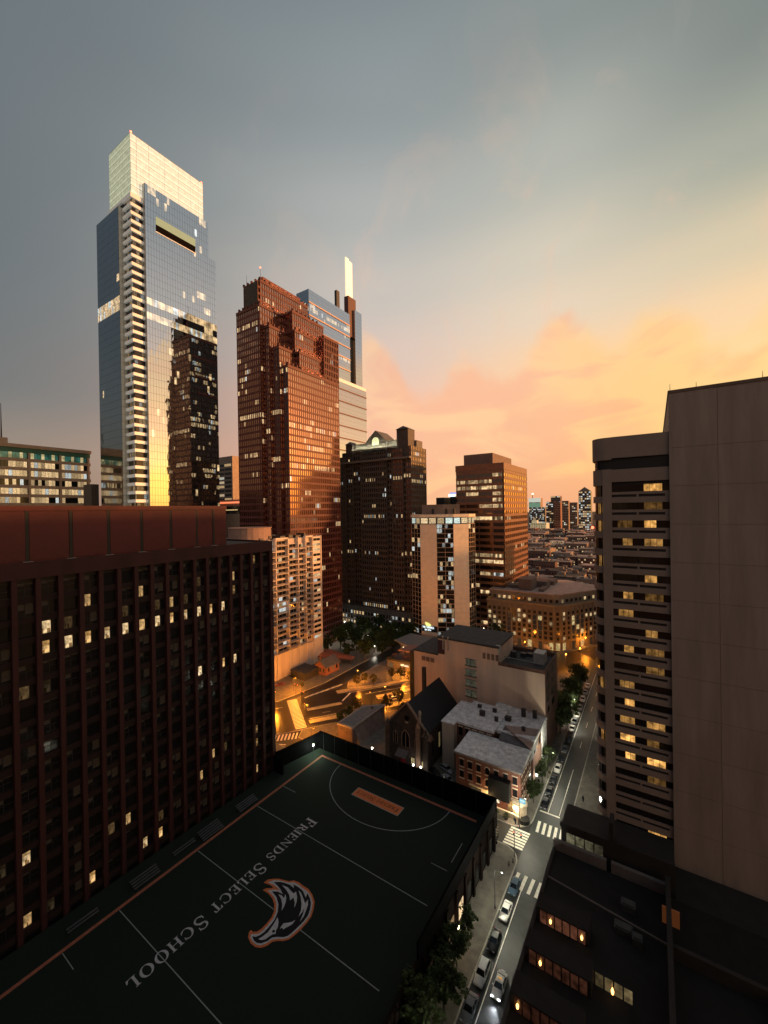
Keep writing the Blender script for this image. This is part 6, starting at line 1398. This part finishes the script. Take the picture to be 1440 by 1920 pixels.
# delivery truck by the circle
p = at(1026, 1215, z=1); tk = thing('box_truck', 'small white box truck waiting by the circle', 'truck', (p.x, p.y, 0), R(70))
q = MB(); q.box(-1.1, 1.1, -1.2, 3.2, .8, 3.2); q.build('cargo_box', mat('truck_white', (.6, .58, .54), .5), tk); q = MB(); q.box(-1.0, 1.0, -2.8, -1.25, .5, 2.3); q.build('cab', mat('truck_white', (.6, .58, .54), .5), tk); q = MB(); q.box(-.9, .9, -2.84, -2.75, 1.4, 2.1); q.build('windscreen', GLS, tk)
for ex_ in (-1, 1):
    for wy in (-2, 2): inst('wheel', CM['suv']['wheel_me'], tk, (ex_*.95, wy, .36))

# ================================================================== street lamps (each with its own light)
def lamp(head, label, group, col, power, kind='arm', arm=(1.2, 0), h=None, name='street_lamp', bulb=None):
    x, y, z = head; t = thing(name, label, 'street lamp', (x-arm[0], y-arm[1], .1), 0, group)
    bx_, by_ = arm
    pole = MB(); pole.rev([(.16, 0), (.16, .5), (.09, .7), (.06, z-.3)], (0, 0, 0), 8); pole.build('pole', M_STEEL, t)
    if kind == 'arm':
        a = MB(); a.tube((0, 0, z-.6), (bx_*.6, by_*.6, z+.12), .05, .045); a.tube((bx_*.6, by_*.6, z+.12), (bx_, by_, z+.1), .045, .04); a.build('arm', M_STEEL, t)
        hd = MB(); hd.box(bx_-.3, bx_+.3, by_-.16, by_+.16, z+.02, z+.16); hd.build('lamp_head', M_STEEL, t)
        bu = MB(); bu.rev([(.08, -.12), (.2, -.05), (.22, .02), (.1, .02)], (bx_, by_, z), 10)
    else:
        hd = MB(); hd.rev([(.1, 0), (.22, .1), (.08, .35)], (bx_, by_, z+.35), 8); hd.build('lamp_cap', M_STEEL, t)
        bu = MB(); bu.rev([(.08, -.3), (.24, -.1), (.26, .15), (.12, .34)], (bx_, by_, z), 10)
    bu.build('globe', bulb or lampmat('bulb_%d_%d' % (int(col[1]*100), int(col[2]*100)), col, 16), t)
    ld = bpy.data.lights.new('bulb', 'POINT'); ld.energy = power; ld.color = col; ld.shadow_soft_size = .3
    lo_ = bpy.data.objects.new('bulb_light', ld); C.objects.link(lo_); lo_.parent = t; lo_.location = (bx_, by_, z-.55)
    return t
AMB = (1, .31, .022); COOL = (.95, .92, .70); WHT = (1, .9, .72)
gA = 'amber lamps along the avenue'
for (x, y) in ((554, 1271), (575, 1322), (694, 1298), (671, 1257), (756, 1246), (588.5, 1366), (516, 1297), (722, 1288), (775, 1262)):
    p = at(x, y, z=6.2); lamp((p.x, p.y, 6.2), 'amber street lamp lighting the avenue and its crossings', gA, AMB, 8500, 'arm', (.9*(1 if x < 600 else -1), .4))
gC = 'amber lamps at the circle'
for (x, y) in ((1072, 1187), (1061, 1227), (1098, 1196), (984, 1204), (1088, 1216)):
    p = at(x, y, z=6.5); lamp((p.x, p.y, 6.5), 'amber street lamp by the circle in front of the limestone palace', gC, AMB, 5000, 'globe', (0, 0))
gM = 'pale lamps along the main street'
for y, x in ((134, -28.6), (84, -29.0), (108.9, -30.6), (50, -28.8), (176, -28.8), (112, -19.0)):
    lamp((x+1.6, y, 8.6), 'pale street lamp on a tall pole along the main street', gM, COOL, {84: 2300, 50: 800}.get(y, 3000), 'arm', (1.6, 0))
lamp((-92.6, 96.2, 9.4), 'white floodlight on the screen wall at the field corner', None, (.85, 1, .70), 1500, 'globe', (0, 0))
gW = 'small white lamps by the church'
for (x, y, z, lb) in ((775, 1435, 3.2, 'left small white lamp post before the church wall'), (791, 1437, 3.2, 'right small white lamp post before the church wall'), (704, 1398, 3.4, 'lone small white lamp post between church and low annex')):
    p = at(x, y, z=z); lamp((p.x, min(p.y, 113.2), z), lb, gW, WHT, 60, 'globe', (0, 0))
p = at(984, 1437, z=3.6); lamp((-30.6, 128.0, 3.6), 'bright white lamp at the side entrance on the main street', None, (.9, 1, .9), 420, 'globe', (0, 0))
lamp((-32.6, 111.0, 3.4), 'white lamp by the lit corner entrance', None, (1, .74, .44), 900, 'globe', (0, 0)); lamp((-40.0, 111.2, 3.6), 'warm lamp in front of the brick corner house door', None, (1, .60, .26), 900, 'globe', (0, 0))
lamp((-32.6, 73.0, 3.6), 'warm lamp by the school side door', None, (1, .74, .42), 200, 'globe', (0, 0)); lamp((-31.5, 67.2, 3.2), 'warm garden lamp among the trees by the school', None, (1, .7, .4), 40, 'globe', (0, 0))
gS = 'white lamps among the grove'
for (x, y) in ((651, 1183), (664, 1186), (612, 1204), (605, 1206), (646, 1166), (692, 1150), (693, 1192), (744, 1168), (722, 1158), (690, 1192), (702, 1212), (640, 1199)):
    p = at(x, y, z=3.6); lamp((p.x, p.y, 3.6), 'small white lamp glowing among the grove and tower forecourt', gS, WHT, 420, 'globe', (0, 0))
gP = 'small lamps left of the limestone palace'
for (x, y) in ((908, 1180), (898, 1184), (955, 1168), (967, 1196), (919, 1196)):
    p = at(x, y, z=3.6); lamp((p.x, p.y, 3.6), 'small white lamp under the trees left of the limestone palace', gP, WHT, 320, 'globe', (0, 0))
# traffic lights at the crossings
def signal(x, y, h, label, group, red=True):
    t = thing('traffic_light', label, 'traffic light', (x, y, .12), 0, group); q = MB(); q.rev([(.13, 0), (.1, .4), (.07, h)], (0, 0, 0), 8); q.build('pole', M_STEEL, t)
    q = MB(); q.tube((0, 0, h-.2), (1.8, -.3, h), .05, .04); q.build('arm', M_STEEL, t)
    for dx_ in (0, 1.7):
        q = MB(); q.box(dx_-.17, dx_+.17, -.45, -.15, h-1.0, h); s = q.build('signal_head', mat('signal_black', (.02, .02, .02), .5, var=0), t)
        for k, m in enumerate((lampmat('signal_red', (1, .12, .04), 5), mat('signal_off', (.05, .04, .02), .5, var=0), mat('signal_off', (.05, .04, .02), .5, var=0))):
            q = MB(); q.rev([(.11, 0), (.1, .04)], (0, 0, 0), 8); o = q.build('lens', m, s); o.location = (dx_, -.46, h-.2-k*.3); o.rotation_euler = (R(90), 0, 0)
for (x, y) in ((555, 1306), (573, 1345), (566, 1320)):
    p = at(x, y, z=0); signal(p.x, p.y, 6.0, {555: 'traffic light pole at the far end of the amber-lit crossing', 573: 'traffic light pole at the near end of the amber-lit crossing', 566: 'traffic light pole midway along the amber-lit crossing'}[x], 'signals at the avenue')
signal(-29.2, 99.3, 6.5, 'traffic light pole on the school corner by the striped crossing', None)
for dx_, dy_, lb in ((-29.6, 96.0, 'left of two dark bollards on the school corner'), (-29.0, 97.3, 'right of two dark bollards on the school corner')):
    t = thing('bollard', lb, 'bollard', (dx_, dy_, .14)); q = MB(); q.rev([(.16, 0), (.16, .9), (.1, 1.05)], (0, 0, 0), 8); q.build('post', M_STEEL, t); q = MB(); q.rev([(.17, .7), (.17, .8)], (0, 0, 0), 8); q.build('band', MATS['pale_concrete'], t)
for k, (x, y, c, lb) in enumerate(((-31.9, 109.7, (.03, .03, .04), 'person in dark clothes standing by the corner entrance'), (-31.2, 109.9, (.10, .06, .05), 'person in a brown coat waiting at the corner kerb'), (-17.9, 128.6, (.012, .012, .014), 'person in black walking on the pavement below the hotel'))):
    t = thing('person', lb, 'person', (x, y, .14), k*1.3); q = MB()
    q.rev([(.10, 0), (.13, .05), (.15, .45), (.19, .85), (.2, 1.05), (.24, 1.35), (.12, 1.46), (.07, 1.5), (.11, 1.58), (.12, 1.68), (.06, 1.78)], (0, 0, 0), 10); q.v = [(a*1.1, b__*.7, z) for a, b__, z in q.v]
    q.tube((-.24, 0, 1.36), (-.3, -.08, .8), .06, .045, 6); q.tube((.24, 0, 1.36), (.3, -.05, .8), .06, .045, 6)
    q.build('body', mat('clothes_%d' % k, c, .9, var=0), t, smooth=True)

# ================================================================== the far city down the street
FB = [mat('far_brick', (.17, .10, .09), .9, var=.3, scale=.1), mat('far_brown', (.20, .15, .135), .9, var=.3, scale=.1), mat('far_grey', (.26, .23, .22), .9, var=.3, scale=.1), mat('far_tan', (.36, .27, .22), .9, var=.3, scale=.1)]  # wall colours lightened to paint in the haze of distance
FR = [mat('far_roof_pink', (.40, .29, .26), .9, var=.35, scale=.15), mat('far_roof_dark', (.05, .045, .05), .9, var=.3, scale=.15), mat('far_roof_grey', (.2, .17, .165), .9, var=.35, scale=.15)]
r = random.Random(5); occ = []
def low(x, y, w, d, h, label, group):
    t = thing('row_building', label, 'building', (x, y, 0), 0, group); m = r.choice(FB)
    q = MB(); q.box(-w/2, w/2, 0, d, 0, h); q.build('wall', m, t); q = MB(); q.box(-w/2-.3, w/2+.3, -.3, d+.3, h, h+.7); q.build('roof', r.choice(FR), t)
    q = MB()
    for k in range(r.randint(1, 3)): a = r.uniform(-w*.4, w*.3); c = r.uniform(.1, .7)*d; hh_ = r.uniform(1.2, 3.5); q.box(a, a+r.uniform(2, 5), c, c+r.uniform(2, 5), h+.7, h+.7+hh_)
    q.build('roof_structures', r.choice(FB), t)
    q = MB(); nx = max(2, int(w/3.2)); nz_ = max(1, int(h/3.6))
    for i in range(nz_):
        for k in range(nx):
            on = r.random() < .22; s = r.uniform(.3, 1.1); q.fquad(FY(0), -w/2+(k+.3)*w/nx, -w/2+(k+.75)*w/nx, .05, 1.2+i*3.6, 3.0+i*3.6, (1*s, .7*s, .36*s) if on else (0, 0, 0))
    q.build('windows', M_WGLASS, t, kind='stuff')
for band_, (y0_, y1_, hl_, hh2, step) in enumerate(((318, 420, 9, 20, 22), (420, 620, 9, 19, 28), (620, 900, 10, 22, 40), (900, 1500, 10, 30, 75))):
    y = y0_
    while y < y1_:
        xl_ = at(975, 955, Y=y).x; xr_ = at(1135, 955, Y=y).x; x = xl_-10
        while x < xr_+10:
            w = r.uniform(14, 30)*(1+band_*.25)
            if not (-31 < x+w/2+1 and x-w/2 < -17):
                low(x, y+r.uniform(-4, 4), w-1, step*.62, r.uniform(hl_, hh2), 'low rooftop building in the crowded blocks far down the street', 'far low rooftops')
            x += w+r.uniform(0, 3)
        y += step
def far_tower(px0, px1, ytop, Y, label, wall, lit=.25, cool=.5, seed=1, extra=None, base=0):
    xa = at(px0, 955, Y=Y).x; xb = at(px1, 955, Y=Y).x; zt = at((px0+px1)/2, ytop, Y=Y).z; t = thing('far_tower', label, 'skyscraper', ((xa+xb)/2, Y, 0))
    q = MB(); q.box(xa, xb, Y, Y+(xb-xa)*.9, 0, zt); part(t, q, 'wall', wall)
    nx = max(3, int((xb-xa)/5)); nz_ = max(4, int(zt/6)); lf = litfn(lit, (), .5, seed, .8, cool, (.3, 1.1)); q = MB()
    for i in range(nz_):
        for k in range(nx): q.fquad(FY(Y), xa+(xb-xa)*(k+.12)/nx, xa+(xb-xa)*(k+.9)/nx, .1, zt*(i+.25)/nz_, zt*(i+.8)/nz_, lf(i, k))
    part(t, q, 'windows', M_WGLASS, kind='stuff'); return t, xa, xb, zt
t, xa, xb, zt = far_tower(992, 1022, 951, 1700, 'grey glass far tower below the white-topped one', FB[2], .35, .6, 21)
t, xa, xb, zt = far_tower(992, 1013.5, 934, 1760, 'far tower with white lit top and rooftop lamp', FB[3], .2, .6, 22)
q = MB(); q.box(xa-.5, xb+.5, 1758, 1760, zt-17, zt); part(t, q, 'white_top', mat('white_lit', (.6, .6, .55), .6, var=0, emit=(.85, .95, .8), es=.5)); q = MB(); q.box(xa, xb, 1757, 1758, zt-38, zt-20); part(t, q, 'sign_board', mat('far_sign', (.1, .3, .2), .5, var=.6, scale=.3, emit=(.3, .5, .35), es=.4))
q = MB(); q.tube(((xa*.7+xb*.3), 1765, zt), ((xa*.7+xb*.3), 1765, zt+16), 1.4, .9); part(t, q, 'mast', M_STEEL); q = MB(); q.rev([(.2, 0), (4.4, 1), (4.4, 5), (.2, 7)], (xa*.7+xb*.3, 1765, zt+15), 8); part(t, q, 'lamp', lampmat('soft_white', (1, .9, .72), 1.6))
t, xa, xb, zt = far_tower(1024, 1040, 941, 1500, 'dark far tower with balconies and lit windows', FB[1], .3, .4, 23)
t, xa, xb, zt = far_tower(1038, 1051, 941.5, 1480, 'slim brick-faced far tower', mat('far_orange_brick', (.34, .16, .11), .9, var=.2, scale=.1), 0, .4, 24)
t, xa, xb, zt = far_tower(1033, 1051, 930, 1520, 'brown penthouse block on the dark far tower', FB[1], .1, .4, 25)
t, xa, xb, zt = far_tower(1051, 1066, 939, 1650, 'brown mid-height far tower in the middle', FB[3], .04, .4, 26)
t, xa, xb, zt = far_tower(1066, 1082, 942, 1690, 'grey-brown far tower left of the pointed glass tower', FB[2], .06, .4, 27)
t, xa, xb, zt = far_tower(1085, 1108, 921, 1300, 'far glass tower with pointed roof beside the hotel corner', mat('far_glass', (.22, .2, .2), .25, .5, var=.1), .55, .5, 28)
s = MB(); zg_ = at(1098, 913, Y=1300).z; d_ = (xb-xa)*.9; s.v = [(xa, 1300, zt), (xb, 1300, zt), (xb, 1300+d_, zt), (xa, 1300+d_, zt), ((xa+xb)/2, 1300, zg_), ((xa+xb)/2, 1300+d_, zg_)]; s.f = [(0, 1, 4), (1, 2, 5, 4), (2, 3, 5), (3, 0, 4, 5)]; s.m = [0]*4; part(t, s, 'pointed_roof', MATS['far_glass'])
t, xa, xb, zt = far_tower(994, 1024, 981, 1350, 'cream classical building with lit columns far down the street', mat('far_cream', (.5, .42, .3), .8, var=.15, scale=.1, emit=(.9, .75, .42), es=.3), 0, .4, 29)
q = MB(); q.box(xa+4, xa+20, 1352, 1372, zt, zt+9); part(t, q, 'attic', MATS['far_cream'])
for k in range(7): q = MB(); x = xa+2+(xb-xa-4)*k/6; q.rev([(1.8, 0), (1.4, zt-6), (2.0, zt-4)], (x, 1348, 0), 8); part(t, q, 'column', MATS['far_cream'])
# lamps of the lit yard between the far towers
gY = 'yard lamps far down the street'
for k, (x, y) in enumerate(((1056, 988), (1064, 991), (1071, 986), (1079, 990), (1085, 995), (1060, 999), (1074, 1000), (1050, 1000), (1046, 1024), (1030, 1011), (1088, 1001))):
    p = at(x, y, z=12)
    if p.y < 1290: lamp((p.x, p.y, 12), 'bright yard lamp far down the street between the towers', gY, (1, .72, .42), 60000, 'globe', (0, 0), bulb=lampmat('yard_bulb', (1, .8, .55), 300))
for px0, px1, yt, Yy, lb, wl in ((818, 833, 933, 330, 'small dark rooftop block above the tan hotel', M_STEEL), (844, 862, 931, 335, 'dark block carrying a lit blue and white sign', M_STEEL)):
    xa = at(px0, 955, Y=Yy).x; xb = at(px1, 955, Y=Yy).x; zt = at((px0+px1)/2, yt, Y=Yy).z; t = thing('background_block', lb, 'building', ((xa+xb)/2, Yy, 0)); q = MB(); q.box(xa, xb, Yy, Yy+14, 0, zt); part(t, q, 'wall', wl)
    if px0 > 840:
        q = MB(); q.box(xa-1.2, xb-4, Yy-.5, Yy, zt, zt+2.2); part(t, q, 'sign_panel', lampmat('sign_white', (.8, .95, 1), 1.6)); q = MB(); q.box(xa, xb-1, Yy-.4, Yy+.1, zt+2.25, zt+3.8); part(t, q, 'sign_panel', mat('sign_lilac', (.3, .3, .6), .5, var=0, emit=(.5, .5, 1), es=.8))
